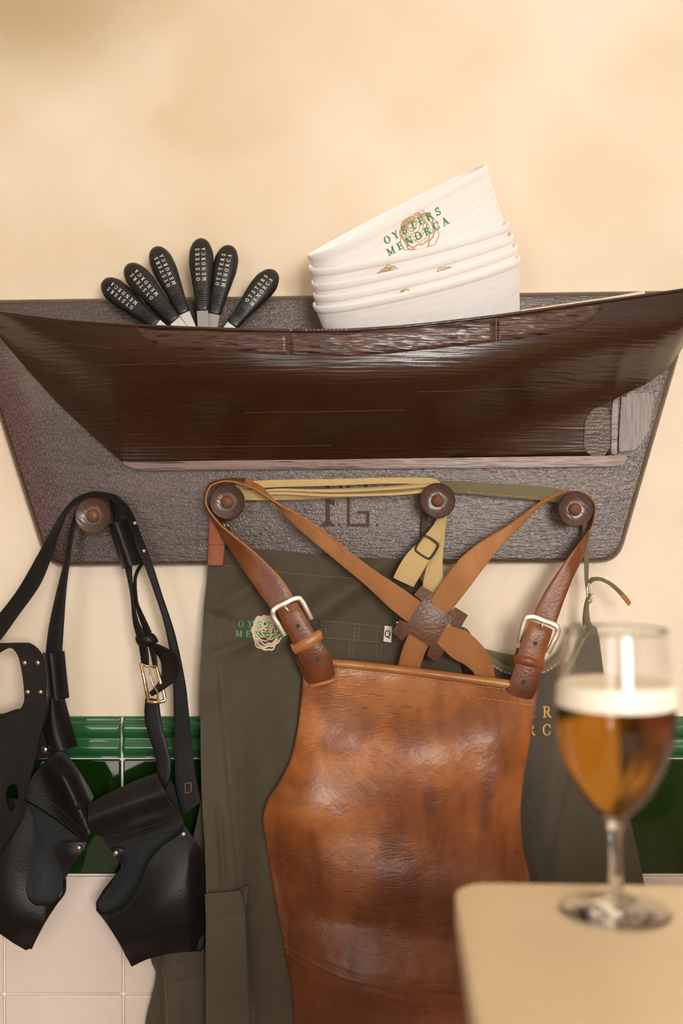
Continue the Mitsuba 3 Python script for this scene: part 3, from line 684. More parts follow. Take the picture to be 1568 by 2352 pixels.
add('lettering', extr(tx, lambda x, y, h: onf(x, y, h), .0009, .004), 'm_green_thread', k, smooth=False, label='green embroidered words OYSTERS MENORCA')

# ------------------------------------------------------------------ olive apron with tan neck strap
oa = thing('olive_apron', 'olive green cotton apron with green oyster embroidery, hanging behind the brown leather apron', 'apron')
def d_oa(x, y):
    d = .034 + .006 * ss(1280, 1500, y) + .004 * np.sin(x / 70 + y / 300)
    xe = np.interp(y, [1500, 1600, 1750, 1950, 2050, 2200, 2352, 2420], [500, 506, 520, 540, 549, 562, 580, 586])
    roll = ss(1330, 1620, y) * .020
    t = np.clip((xe - x) / 90, 0, 1.2)
    d = d + roll * ss(-7, 9, xe - x) * (.30 + .95 * t)
    xc = xe - 26 - (y - 1700) * .02
    d = d - .005 * np.exp(-((x - xc) / 7) ** 2) * ss(1820, 1900, y) * (1 - ss(2010, 2050, y))
    d = d + .012 * ss(1720, 1350, y) * G(x, y, 640, 1455, 420, 24, -38) + .012 * G(x, y, 770, 1385, 260, 24, -37) - .007 * G(x, y, 560, 1480, 120, 13, -18) + .009 * G(x, y, 540, 1370, 120, 20, -32) + .006 * G(x, y, 840, 1330, 160, 18, -40) - .005 * G(x, y, 505, 1420, 70, 12, 20)
    d = d + .012 * np.exp(-((x - 585 - (y - 1800) * .03) / 45) ** 2) * ss(1500, 1800, y)
    d = d + .008 * ss(2060, 2130, y) * np.exp(-((x - 520) / 50) ** 2)
    d = d - .008 * G(x, y, 980, 1390, 45, 90, 0) + .040 * ss(552, 690, x) * ss(1480, 1680, y)
    return d
g = coons([(479, 1268), (560, 1260), (760, 1277), (930, 1284)], [(470, 2800), (700, 2800), (1060, 2800)],
          [(479, 1268), (476, 1320), (468, 1400), (463, 1500), (460, 1650), (462, 1800), (470, 1950), (473, 2060), (473, 2200), (470, 2800)],
          [(930, 1284), (965, 1330), (1005, 1400), (1040, 1480), (1062, 1560), (1062, 2000), (1060, 2800)], 150, 330)
add('body', sheet(g, d_oa), 'm_olive', oa, smooth=40)
# the turned-back flap low at the left
def d_fl(x, y): return .022 + .010 * np.exp(-((x - 400 + (y - 2200) * .05) / 40) ** 2) + .012 * ss(366, 376, x + (y - 2230) * -.02) - .003 * G(x, y, 420, 2255, 90, 8, -12)
g = coons([(460, 1840), (500, 1840)], [(326, 2800), (500, 2800)], [(460, 1840), (440, 1935), (385, 2080), (349, 2190), (347, 2205), (358, 2236), (345, 2300), (334, 2352), (326, 2800)], [(500, 1840), (500, 2800)], 60, 140)
add('skirt', sheet(g, d_fl), 'm_olive', oa, smooth=40, label='folded lower edge of the apron')
add('stitching', stitches([(374, 2215), (382, 2300), (392, 2800)], d_fl, 5, 4, 1.4), 'm_stitch_olive', oa, smooth=False, kind='stuff')
add('stitching', cat([stitches([(516, 1298), (640, 1314), (800, 1327), (905, 1330)], d_oa, 5, 3.5, 1.4)]), 'm_stitch_olive', oa, smooth=False, kind='stuff', label='stitched hem line')
# band and pocket low on the fold
def d_pk(x, y): return d_oa(np.minimum(x, 548), y) * .4 + (.066 + .006 * np.cos((x - 520) / 45)) * .6 + .003
pk = add('pocket', sheet(coons([(472, 2085), (562, 2085)], [(468, 2800), (596, 2800)], [(472, 2085), (472, 2800)], [(562, 2085), (566, 2200), (596, 2800)], 30, 60), lambda x, y: d_pk(x, y) + .001 + .004 * np.sin((y - 2085) / 60)), 'm_olive', oa, smooth=40)
add('pocket_band', sheet(coons([(470, 2053), (552, 2046)], [(472, 2105), (562, 2098)], [(470, 2053), (472, 2105)], [(552, 2046), (562, 2098)], 30, 16), lambda x, y: d_pk(x, y) + .0035), 'm_olive', pk, smooth=40)
add('pocket_edge', ribbon([(552, 2046, .070), (570, 2032, .058), (566, 2080, .058), (562, 2098, .068)], [(545, 2048, .070), (556, 2040, .058), (553, 2084, .058), (556, 2099, .068)], .0015, 30), 'm_olive', pk)
# pen pocket with its tag
d_pp = lambda x, y: d_oa(x, y) + .0016
pp = poly_of([(734, 1421), (882, 1436), (878, 1480), (733, 1468)], 1)
pen = add('pen_pocket', psheet(pp, d_pp, .002, 8), 'm_olive', oa, smooth=40)
add('stitching', cat([stitches(q, d_pp, 5, 3, 1.4) for q in ([(738, 1426), (738, 1464)], [(748, 1427), (748, 1464)], [(742, 1425), (876, 1439)], [(738, 1464), (872, 1475)], [(815, 1433), (812, 1470)], [(826, 1434), (823, 1471)], [(868, 1440), (865, 1474)])] +
    [stitches(q, d_oa, 5, 3, 1.4) for q in ([(803, 1472), (800, 1515)], [(813, 1473), (810, 1516)], [(866, 1478), (862, 1520)], [(876, 1479), (872, 1520)])]), 'm_stitch_olive', pen, smooth=False, kind='stuff')
tg = add('tag', psheet(poly_of([(883, 1437), (901, 1439), (898, 1476), (880, 1473)], 1), lambda x, y: d_oa(x, y) + .003, .0012, 6), 'm_tag', pen, smooth=False, label='small white tag printed with a letter Q')
add('tag_letter', extr(to_px(word('Q', 17, 10, 1.0), 890, 1456, -4), on(lambda x, y: d_oa(x, y) + .0032), .0005), 'm_ink', oa, smooth=False, label='black letter Q on the white tag')
add('oyster_emblem', extr(to_px(sa.rotate(oyster(33, 4.3, 12, 1.18), 12, origin=(0, 0)), 611, 1447, 0), on(d_oa), .0010, 8), 'm_cream_thread', oa, smooth=False, label='cream embroidered oyster')
tx = so.unary_union([to_px(word('OYSTERS', 15, 21, 1.0), 616, 1435.5, -2.5), to_px(word('MENORCA', 15, 21.5, 1.0), 613, 1458, -2.5)])
add('lettering', extr(tx, on(d_oa), .0016, 8), 'm_mint_thread', oa, smooth=False, label='green embroidered words OYSTERS MENORCA')
# rust tab and its two rings on the peg
tab = add('loop_tab', ribbon([(481, 1160, .040), (480, 1200, .042), (479, 1250, .042), (476, 1298, .041)], [(518, 1180, .040), (519, 1210, .044), (516, 1250, .042), (511, 1298, .041)], .0025, 40, .002), 'm_rust', oa, label='rust red webbing tab')
add('stitching', stitches([(480, 1252), (514, 1251)], flat(.0445), 5, 2, 1.4), 'm_stitch_dark', tab, smooth=False, kind='stuff')
for dx in (0, 8):
    add('ring', tube([(502 + dx, 1188, .044), (508 + dx, 1196, .056), (516 + dx, 1208, .058), (521 + dx, 1220, .050), (512 + dx, 1212, .042), (504 + dx, 1198, .041)], .0011, 40, 8, True), 'm_steel', oa)
# tan neck strap: bands between the second and third peg, ends under the third
add('neck_strap', ribbon([(540, 1108, .046), (640, 1102, .050), (780, 1100, .050), (900, 1097, .050), (985, 1097, .048), (1010, 1106, .042)], [(540, 1124, .046), (640, 1119, .050), (780, 1115, .050), (900, 1111, .050), (985, 1112, .048), (1010, 1122, .042)], .0016, 80), 'm_tan_web', oa, label='tan cotton webbing strap')
add('neck_strap', ribbon([(540, 1122, .043), (620, 1126, .047), (760, 1123, .052), (880, 1118, .052), (960, 1112, .050), (1000, 1112, .046)], [(545, 1148, .043), (600, 1149, .045), (700, 1147, .042), (800, 1142, .039), (900, 1136, .039), (990, 1124, .044)], .0016, 80), 'm_tan_web', oa, label='tan cotton webbing strap')
add('neck_strap', ribbon([(600, 1126, .054), (640, 1122, .057), (760, 1125, .058), (900, 1119, .058), (1000, 1111, .050)], [(600, 1132, .054), (640, 1128, .057), (760, 1131, .058), (900, 1125, .058), (1000, 1117, .050)], .0016, 60), 'm_tan_web', oa, label='tan cotton webbing strap')
add('neck_strap', ribbon([(604, 1132, .056), (640, 1130, .060), (760, 1135, .060), (880, 1133, .060), (960, 1126, .055), (1000, 1118, .048)], [(604, 1138, .056), (640, 1136, .060), (760, 1141, .060), (880, 1139, .060), (965, 1133, .055), (1000, 1126, .048)], .0016, 60), 'm_tan_web', oa, label='tan cotton webbing strap')
st2 = add('strap_end', ribbon([(1012, 1186, .044), (1000, 1260, .052), (980, 1300, .056), (970, 1350, .058), (966, 1420, .055)], [(1027, 1180, .044), (1020, 1240, .052), (1016, 1300, .056), (1018, 1350, .058), (1022, 1420, .055)], .0016, 60, .001), 'm_tan_web', oa, label='tan webbing strap end')
st1 = add('strap_end', ribbon([(1008, 1178, .046), (1000, 1197, .052), (975, 1230, .060), (929, 1279, .064), (903, 1327, .062)], [(1026, 1178, .046), (1020, 1215, .052), (1003, 1255, .060), (978, 1300, .064), (949, 1348, .062)], .0016, 60, .001), 'm_tan_web', oa, label='tan webbing strap end')
sl = np.array(sg.box(-13, -13, 13, 13).buffer(8, quad_segs=5).exterior.coords)[:-1]
a = math.radians(33); R2 = np.array([[math.cos(a), -math.sin(a)], [math.sin(a), math.cos(a)]])
sl = sl @ R2.T + (980, 1257)
add('slide_buckle', tube(np.c_[sl, np.full(len(sl), .0655)], .0013, 80, 10, True), 'm_black_metal', oa, label='black wire slide')
add('hanging_loop', ribbon([(968, 1176, .034), (968, 1230, .036), (966, 1282, .036)], [(982, 1176, .034), (982, 1230, .036), (984, 1288, .036)], .0015, 20), 'm_olive', oa)

# ------------------------------------------------------------------ grey-green canvas apron at the right
ra = thing('canvas_apron', 'grey olive canvas apron with yellow lettering, hanging rightmost behind the beer glass', 'apron')
def d_ra(x, y):
    return (.022 + .012 * ss(1440, 1700, y) + .010 * np.exp(-((x - 1290 - (y - 1700) * .12) / 70) ** 2) * ss(1500, 1800, y) + .004 * np.sin(x / 38 + y / 160)
            - .006 * G(x, y, 1300, 1760, 16, 200, 12) + .012 * ss(1560, 1430, y) * ss(1290, 1350, x) + .003 * np.sin(x / 19 - y / 90) * ss(1700, 2000, y))
neck = [(1000, 1440), (1040, 1437), (1068, 1442), (1092, 1475), (1130, 1508), (1180, 1532), (1235, 1530), (1285, 1497), (1318, 1452), (1350, 1436), (1366, 1440)]
g = coons(neck, [(1000, 2800), (1520, 2800)], [(1000, 1440), (1000, 2800)], [(1366, 1440), (1385, 1560), (1415, 1740), (1442, 1860), (1475, 2010), (1500, 2150), (1520, 2800)], 130, 230)
add('body', sheet(g, d_ra), 'm_olive_canvas', ra, smooth=40)
npts = np.array(neck[2:], float)
hem_a = curve(npts, 60); tn = np.gradient(hem_a, axis=0); nn = np.c_[-tn[:, 1], tn[:, 0]]; nn /= np.linalg.norm(nn, axis=1, keepdims=True)
hem_b = hem_a + nn * 20
hf = lambda x, y: d_ra(x, y) + .002
a3 = P(hem_a[:, 0], hem_a[:, 1], hf(*hem_a.T)); b3 = P(hem_b[:, 0], hem_b[:, 1], hf(*hem_b.T))
hm = add('neck_hem', ribbon_w(a3, b3, .003, .0006), 'm_olive_web', ra, label='paler turned neckline hem')
add('stitching', stitches((hem_a + nn * 16)[::3], lambda x, y: hf(x, y) + .0016, 6, 4, 1.6), 'm_tag', hm, smooth=False, kind='stuff', label='white stitching')
add('back_hem', ribbon([(1090, 1482, .019), (1140, 1497, .019), (1200, 1508, .019), (1250, 1512, .019)], [(1090, 1540, .018), (1140, 1545, .018), (1200, 1550, .018), (1250, 1550, .018)], .002, 30), 'm_olive_web', ra)
tx = so.unary_union([to_px(word('OYSTERS', 26, 37, .9), 1256 - 2 * 37, 1635, 0), to_px(word('MENORCA', 26, 36, .9), 1255 - 2 * 36, 1676, 0)])
add('lettering', extr(tx, on(d_ra), .0010, 10), 'm_yellow_thread', ra, smooth=False, label='yellow embroidered words OYSTERS MENORCA')
tp = add('neck_tape', ribbon([(985, 1106, .034), (1025, 1104, .040), (1128, 1110, .044), (1266, 1119, .042), (1305, 1132, .034)], [(985, 1136, .034), (1040, 1133, .040), (1151, 1142, .044), (1262, 1152, .042), (1305, 1160, .034)], .0018, 60), 'm_olive_web', ra, label='olive tape stretched between two pegs')
add('stitching', stitches([(1040, 1128), (1151, 1137), (1258, 1146)], lambda x, y: np.interp(x, [985, 1025, 1128, 1266, 1305], [.034, .040, .044, .042, .034]) + .001, 7, 3, 1.6), 'm_stitch_tan', tp, smooth=False, kind='stuff')
add('hanging_strap', ribbon([(1336, 1190, .040), (1340, 1260, .046), (1342, 1330, .048), (1346, 1362, .050)], [(1352, 1190, .040), (1353, 1260, .046), (1351, 1330, .048), (1353, 1362, .050)], .0016, 40), 'm_olive_web', ra)
add('hanging_strap', ribbon([(1350, 1362, .050), (1340, 1395, .048), (1337, 1425, .044), (1342, 1452, .040)], [(1358, 1362, .050), (1352, 1395, .048), (1355, 1425, .046), (1366, 1448, .040)], .0016, 40, .002), 'm_olive_web', ra)
tl = add('strap_tail', ribbon([(1350, 1336, .050), (1358, 1326, .055), (1372, 1325, .058), (1398, 1334, .060), (1424, 1354, .060), (1449, 1383, .058)], [(1355, 1345, .050), (1362, 1336, .055), (1374, 1334, .058), (1396, 1343, .060), (1418, 1362, .060), (1444, 1391, .058)], .0016, 50), 'm_olive_web', ra)
add('strap_tip', ribbon([(1432, 1362, .0608), (1449, 1383, .0588)], [(1424, 1369, .0608), (1443, 1392, .0588)], .0024, 8), 'm_tan_leather', tl, label='leather tip')
add('buckle', tube([(1352, 1340, .052), (1358, 1352, .054), (1359, 1372, .054), (1354, 1384, .052), (1349, 1374, .050), (1348, 1352, .050)], .0013, 50, 8, True), 'm_brass', ra, label='small brass buckle')
add('buckle_prong', tube([(1345, 1363, .053), (1362, 1363, .056)], .001, 4, 8), 'm_brass', ra)

# ------------------------------------------------------------------ brown leather apron in front
la = thing('leather_apron', 'worn brown leather apron with crossed straps and two brass buckles, hanging in the middle', 'apron')
def d_la(x, y):
    d = .062 + .036 * ss(1540, 1720, y) + .020 * G(x, y, 930, 1800, 330, 330) + .012 * G(x, y, 690, 1850, 90, 70, 35) + .010 * G(x, y, 980, 1760, 120, 120)
    d = d + .009 * G(x, y, 740, 1620, 80, 60, -20) - .012 * G(x, y, 625, 2000, 60, 260) + .008 * np.sin((x - 700) / 95) * ss(1800, 2100, y)
    d = d + .006 * G(x, y, 1130, 1640, 110, 60, 10) - .010 * ss(1140, 1235, x) * ss(1650, 1850, y) + .006 * G(x, y, 1150, 1800, 50, 160)
    d = d + .010 * G(x, y, 1010, 2050, 300, 60, 12) + .014 * G(x, y, 860, 2250, 200, 90) - .005 * G(x, y, 900, 2140, 300, 30, 10)
    xl = np.interp(y, [1524, 1640, 1740, 1795, 1842, 1882, 1945, 2060, 2180, 2300, 2430], [696, 688, 668, 642, 613, 604, 612, 630, 652, 672, 695])
    xr = np.interp(y, [1578, 1712, 1790, 1870, 1940, 2020, 2120, 2430], [1236, 1215, 1202, 1195, 1200, 1218, 1235, 1250])
    u = np.clip((x - xl) / (xr - xl), 0, 1)
    d = d - .018 * ss(1560, 1760, y) * (np.exp(-u / .09) + .9 * np.exp(-(1 - u) / .09))
    X = np.stack([x / 110, y / 130, np.zeros_like(x)], -1)
    d = d + .006 * (meshkit.fbm(X, 3, 4) - .5)
    return np.maximum(d, np.where(x < 1062, d_oa(x, y), d_ra(x, y)) + .005)
g = coons([(696, 1524), (770, 1519), (900, 1532), (1050, 1551), (1236, 1578)], [(695, 2790), (1250, 2790)],
          [(696, 1524), (695, 1560), (688, 1640), (668, 1740), (642, 1795), (613, 1842), (604, 1882), (612, 1945), (630, 2060), (652, 2180), (672, 2300), (695, 2790)],
          [(1236, 1578), (1230, 1625), (1215, 1712), (1202, 1790), (1195, 1870), (1200, 1940), (1218, 2020), (1235, 2120), (1250, 2790)], 170, 300)
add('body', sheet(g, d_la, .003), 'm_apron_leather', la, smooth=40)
hx = curve([(762, 1523), (900, 1537), (1050, 1556), (1170, 1572)], 60)
hem = add('rolled_hem', tube(np.c_[hx, d_la(hx[:, 0], hx[:, 1] + 8) + .000], 10 * S(.07), 60, 14), 'm_tan_leather', la, label='rolled top edge')
add('stitching', cat([stitches([(700, 1569), (760, 1571), (900, 1582), (1050, 1598), (1160, 1611), (1228, 1622)], d_la, 8, 4, 2.2, .0012), stitches([(770, 1537), (900, 1551), (1050, 1570), (1165, 1584)], d_la, 8, 4, 2.2, .0012)]), 'm_stitch_tan', la, smooth=False, kind='stuff', label='tan thread seams along the top')

# shoulder straps, brown outside and suede inside
fa = [(671, 1371, .078), (647, 1334, .077), (618, 1302, .076), (577, 1264, .075), (530, 1226, .072), (495, 1193, .068), (472, 1150, .066), (484, 1116, .066), (520, 1105, .066), (562, 1114, .068)]
fa1 = list(fa)
fb = [(624, 1401, .080), (583, 1344, .074), (538, 1277, .066), (508, 1228, .056), (488, 1195, .042), (470, 1150, .036), (481, 1113, .036), (520, 1101, .036), (566, 1100, .040)]
add('shoulder_strap', ribbon(fa, fb, .0032, 110), 'm_strap_leather', la)
ea = [(560, 1113, .068), (590, 1126, .070), (628, 1151, .072), (695, 1189, .072), (791, 1258, .070), (854, 1305, .070), (940, 1363, .074), (992, 1402, .076), (1025, 1433, .076), (1070, 1450, .074), (1110, 1487, .070), (1132, 1530, .066), (1138, 1580, .058)]
eb = [(564, 1100, .041), (596, 1114, .046), (632, 1158, .060), (672, 1202, .066), (759, 1277, .069), (839, 1344, .069), (910, 1409, .073), (965, 1450, .076), (1002, 1477, .076), (1040, 1512, .074), (1072, 1530, .070), (1090, 1550, .066), (1098, 1590, .058)]
add('shoulder_strap', ribbon(ea, eb, .0032, 130), 'm_suede', la, label='suede side of the strap crossing down to the right')
fa = [(1224, 1414, .070), (1247, 1366, .071), (1292, 1297, .070), (1335, 1240, .066), (1360, 1200, .058), (1366, 1165, .050), (1348, 1138, .042), (1320, 1128, .038), (1296, 1130, .040)]
fb = [(1275, 1437, .072), (1293, 1385, .071), (1315, 1328, .069), (1338, 1278, .058), (1349, 1225, .042), (1353, 1165, .036), (1342, 1145, .034), (1320, 1137, .034), (1296, 1136, .036)]
add('shoulder_strap', ribbon(fa, fb, .0032, 90), 'm_strap_leather', la)
ea = [(1300, 1128, .040), (1243, 1152, .048), (1197, 1186, .056), (1158, 1213, .060), (1097, 1251, .064), (1051, 1290, .067), (1021, 1328, .070), (986, 1381, .073), (960, 1420, .073), (938, 1456, .073), (921, 1500, .070), (908, 1560, .060)]
eb = [(1300, 1134, .038), (1243, 1161, .046), (1199, 1205, .054), (1160, 1244, .059), (1122, 1290, .064), (1076, 1351, .069), (1030, 1410, .073), (1004, 1446, .073), (984, 1483, .073), (971, 1512, .070), (955, 1575, .060)]
add('shoulder_strap', ribbon(ea, eb, .0032, 110), 'm_suede', la, label='suede side of the strap crossing down to the left')
add('cut_edge', tube(fa1 + [(590, 1126, .070), (628, 1151, .072), (695, 1189, .0725), (791, 1258, .0705)], .0012, 120, 8), 'm_tan_leather', la, label='pale cut edge of the strap')
add('cut_edge', tube([(x, y, d + .0005) for x, y, d in ea[:6]], .0009, 60, 8), 'm_tan_leather', la, label='pale cut edge of the strap')
q = lambda x, y: (860 + x / 2.613, 1060 + y / 2.613)
cx = [q(*t) for t in ((283, 838), (235, 800), (280, 745), (357, 790), (330, 848), (440, 916), (482, 873), (560, 922), (512, 1006), (440, 972), (372, 1088), (420, 1135), (375, 1206), (312, 1165), (330, 1108), (210, 1028), (165, 1078), (103, 1022), (152, 950), (200, 968))]
cxp = poly_of(cx).buffer(1.2).buffer(-1.2)
add('cross_patch', psheet(cxp, lambda x, y: .0815 - .006 * ((x - 985) ** 2 + (y - 1428) ** 2) / 70 ** 2, .003, 6, 1.2), 'm_cross_leather', la, smooth=40, label='dark cross-shaped patch that holds the straps')
for px, py, d in ((912, 1430, .080), (1028, 1440, .080)): add('patch_rivet', rivet(px, py, d - .002, 2.5), 'm_brass', la)

def buckle_strap(A, B, keep, holes, frame, prong, kmat):
    tg = add('buckle_tongue', ribbon(A, B, .0034, 60, .0015), 'm_strap_leather', la)
    kp = add('keeper', ribbon(keep[0], keep[1], .0026, 20, .002), kmat, la, label='leather keeper loop')
    for x, y, d in holes:
        r = 5 * S(d); ring = [(x + 5.5 * math.cos(t), y + 5.5 * math.sin(t), d) for t in np.linspace(0, 2 * np.pi, 10, endpoint=False)]
        hk = add('punch_hole', lathe([(0, 0), (r * 1.0, 0), (r * 1.0, .0006), (0, .0007)], 16, P(x, y, d), '-y'), 'm_stitch_dark', tg, smooth=False)
    add('buckle', tube(frame, 6.6 * S(.08), 90, 12, flatten=.5), 'm_brass', la, smooth=60, label='pale brass buckle frame')
    add('buckle_prong', tube(prong, 3.2 * S(.08), 12, 10), 'm_brass', la, smooth=60)
buckle_strap([(636, 1402, .086), (648, 1432, .089), (663, 1459, .089), (682, 1503, .088), (700, 1540, .085), (716, 1568, .080)],
             [(682, 1383, .086), (700, 1413, .089), (717, 1443, .089), (743, 1483, .088), (761, 1510, .085), (768, 1552, .080)],
             ([(667, 1480, .086), (698, 1464, .0905), (733, 1446, .086)], [(681, 1503, .086), (712, 1488, .0905), (740, 1468, .086)]),
             [(684, 1438, .0925), (728, 1514, .0895)],
             [(654, 1460, .080), (640, 1436, .084), (627, 1411, .087), (627, 1403, .088), (633, 1397, .088), (656, 1385, .089), (678, 1375, .088), (686, 1374, .088), (692, 1379, .087), (704, 1400, .084), (714, 1422, .080)],
             [(653, 1394, .0915), (658, 1398, .0935), (663, 1405, .0915)], 'm_tan_leather')
buckle_strap([(1216, 1426, .078), (1204, 1455, .081), (1193, 1485, .081), (1180, 1535, .081), (1168, 1570, .080), (1157, 1598, .077)],
             [(1269, 1447, .078), (1264, 1465, .081), (1257, 1485, .081), (1243, 1538, .081), (1235, 1575, .080), (1217, 1613, .077)],
             ([(1185, 1502, .078), (1216, 1508, .0835), (1249, 1519, .078)], [(1179, 1525, .078), (1211, 1531, .0835), (1243, 1540, .078)]),
             [(1229, 1478, .0845), (1202, 1566, .084)],
             [(1193, 1476, .072), (1198, 1452, .076), (1206, 1425, .079), (1211, 1418, .080), (1222, 1417, .080), (1248, 1426, .081), (1270, 1434, .080), (1279, 1440, .080), (1281, 1449, .079), (1270, 1476, .076), (1257, 1500, .072)],
             [(1247, 1430, .083), (1245, 1436, .0855), (1243, 1443, .083)], 'm_strap_leather')
for A, B in (([(712, 1572, .079), (740, 1566, .083), (772, 1556, .079)], [(716, 1580, .077), (742, 1573, .080), (775, 1562, .077)]), ([(1156, 1600, .075), (1188, 1612, .079), (1222, 1618, .075)], [(1155, 1608, .073), (1187, 1620, .076), (1222, 1627, .073)])):
    add('slot_lip', ribbon(A, B, .003, 20, .001), 'm_tan_leather', la)
add('strap_return', ribbon([(676, 1500, .074), (688, 1535, .076), (706, 1568, .076)], [(692, 1500, .080), (704, 1535, .080), (720, 1570, .079)], .003, 24), 'm_strap_leather', la)
add('strap_return', ribbon([(1186, 1488, .072), (1180, 1510, .072), (1174, 1530, .072)], [(1200, 1490, .076), (1194, 1512, .076), (1188, 1532, .076)], .003, 24), 'm_strap_leather', la)

# ------------------------------------------------------------------ black leather holsters at the left
hb = thing('leather_holster', 'black leather holster with a wide riveted band, hanging leftmost and cut by the picture edge', 'holster')
add('strap', ribbon([(184, 1158, .036), (169, 1198, .048), (150, 1284, .052), (128, 1367, .054), (110, 1456, .054), (104, 1520, .054)], [(192, 1158, .050), (172, 1210, .058), (160, 1290, .062), (152, 1354, .064), (146, 1440, .062), (141, 1520, .058)], .0028, 70, .002), 'm_black_strap', hb)
sv = add('sleeve', ribbon([(97, 1499, .052), (104, 1552, .052), (110, 1607, .052)], [(148, 1495, .052), (153, 1548, .052), (159, 1602, .052)], .0028, 24, .016), 'm_black_leather', hb)
add('frog', ribbon([(108, 1600, .050), (98, 1670, .050), (112, 1726, .052)], [(147, 1598, .050), (162, 1655, .050), (178, 1713, .050)], .003, 30, .018), 'm_black_leather', hb)
add('stitching', cat([stitches([(100, 1504), (124, 1502), (146, 1500)], lambda x, y: .054 + .016 * (1 - ((x - 123) / 25) ** 2), 4, 3, 1.4), stitches([(112, 1602), (134, 1599), (156, 1597)], lambda x, y: .054 + .016 * (1 - ((x - 134) / 25) ** 2), 4, 3, 1.4)]), 'm_stitch_dark', hb, smooth=False, kind='stuff')
def d_h1(x, y): return .060 + .022 * np.exp(-((x - 150 - (y - 1800) * .45) / 28) ** 2) * ss(1725, 1790, y) + .004 * np.sin(x / 30)
flap1 = poly_of([(112, 1738), (130, 1725), (148, 1727), (176, 1760), (200, 1798), (217, 1830), (207, 1850), (205, 1880), (210, 1910), (198, 1935), (165, 1910), (130, 1882), (85, 1852), (57, 1838), (62, 1805), (72, 1785)], 2)
fl1 = add('flap', psheet(flap1, d_h1, .003, 7, 1.2), 'm_black_leather', hb, smooth=45)
add('stitching', cat([stitches([(66, 1806), (130, 1852), (196, 1916)], d_h1, 5, 3, 1.5), stitches([(60, 1826), (120, 1870), (190, 1928)], d_h1, 5, 3, 1.5), stitches([(120, 1738), (150, 1733)], d_h1, 5, 3, 1.5), stitches([(78, 1782), (126, 1738)], d_h1, 5, 3, 1.5)]), 'm_stitch_dark', fl1, smooth=False, kind='stuff')
pouch1 = sg.Polygon([(-60, 1820), (-20, 1826), (57, 1838), (85, 1852), (130, 1882), (165, 1910), (200, 1936), (190, 1955), (165, 1992), (151, 2016), (150, 2040), (127, 2080), (94, 2125), (70, 2178), (60, 2183), (30, 2166), (0, 2145), (-60, 2105), (-96, 2060), (-100, 1960), (-88, 1860)])
open1 = smooth_poly(np.array([(58, 1836), (78, 1892), (80, 1915), (75, 1960), (62, 2015), (59, 2045), (66, 2066), (84, 2080), (108, 2081), (132, 2072), (146, 2048), (149, 2020), (141, 1990), (131, 1965), (129, 1948), (139, 1938), (160, 1935), (200, 1933), (165, 1905), (100, 1855)]), 140)
def d_b1(x, y): return .046 + .003 * np.sin(x / 25) - .010 * G(x, y, 105, 2010, 30, 60, 12)
add('back_panel', psheet(pouch1.buffer(-2), d_b1, .003, 8), 'm_black_suede', hb, smooth=45, label='grey suede inside of the holster')
def d_f1(x, y): return .064 + .014 * G(x, y, 60, 2110, 90, 70, 40) + .010 * G(x, y, 20, 1990, 60, 130, 15) - .014 * ss(100, 150, x) * ss(2020, 2060, y) - .018 * G(x, y, 62, 2185, 40, 40) + .006 * G(x, y, 165, 1960, 30, 30)
fr1 = add('front_panel', psheet(pouch1.difference(open1), d_f1, .0032, 7, 1.2), 'm_black_leather', hb, smooth=45)
add('side_gusset', ribbon([(150, 2018, .060), (150, 2040, .056), (126, 2080, .056), (95, 2125, .054), (72, 2176, .050)], [(146, 2020, .046), (147, 2042, .046), (123, 2082, .046), (96, 2130, .046), (70, 2180, .046)], .003, 40), 'm_black_leather', hb)
add('rivet', rivet(181, 1948, .070, 7), 'm_steel', fr1)
add('stitching', stitches([(54, 1840), (73, 1893), (74, 1918), (69, 1960), (56, 2015), (53, 2046), (61, 2070), (82, 2086), (108, 2087)], d_f1, 5, 3, 1.4), 'm_stitch_dark', fr1, smooth=False, kind='stuff')
band = sg.Polygon(np.vstack([curve([(-100, 1520), (-60, 1488), (0, 1477), (64, 1476), (88, 1490), (103, 1520), (107, 1565), (107, 1616), (102, 1654), (92, 1690), (77, 1760), (61, 1817), (45, 1881), (19, 1930), (-5, 1960), (-50, 1985), (-90, 1960), (-104, 1880), (-106, 1760)], 90),
                              curve([(-106, 1750), (-100, 1700), (-70, 1680), (0, 1652), (19, 1643), (43, 1632), (56, 1606), (54, 1574), (48, 1533), (41, 1506), (24, 1488), (0, 1499), (-40, 1520), (-62, 1560), (-80, 1620), (-112, 1620), (-118, 1580)], 70)])).buffer(0)
slot = smooth_poly(np.array([(16, 1812), (24, 1802), (34, 1801), (41, 1812), (42, 1835), (37, 1850), (25, 1863), (20, 1855), (14, 1835)]), 40)
def d_bd(x, y): return .082 + .004 * np.sin(y / 120) - .010 * ss(1520, 1476, y)
bd = add('riveted_band', psheet(band.difference(slot), d_bd, .004, 7, 1.3), 'm_black_strap', hb, smooth=45, label='wide dull black leather band with an oval slot')
for x, y in ((57, 1523), (87, 1523), (64, 1590), (93, 1590)): add('rivet', rivet(x, y, d_bd(np.array(x), np.array(y)), 5.5), 'm_gold', bd, label='brass rivet')
add('inner_band', ribbon([(-95, 1650, .060), (-60, 1640, .066), (0, 1640, .066), (45, 1628, .066), (80, 1640, .062)], [(-95, 1705, .060), (-60, 1700, .066), (0, 1690, .066), (50, 1680, .066), (85, 1690, .062)], .003, 20), 'm_black_strap', hb)
add('snap', rivet(103, 1722, .056, 8), 'm_steel', hb, label='dark press stud')
add('stud_tab', psheet(poly_of([(78, 1690), (104, 1680), (122, 1720), (110, 1740), (80, 1745)], 4), flat(.054), .003, 0, 1.2), 'm_black_strap', hb, smooth=45)

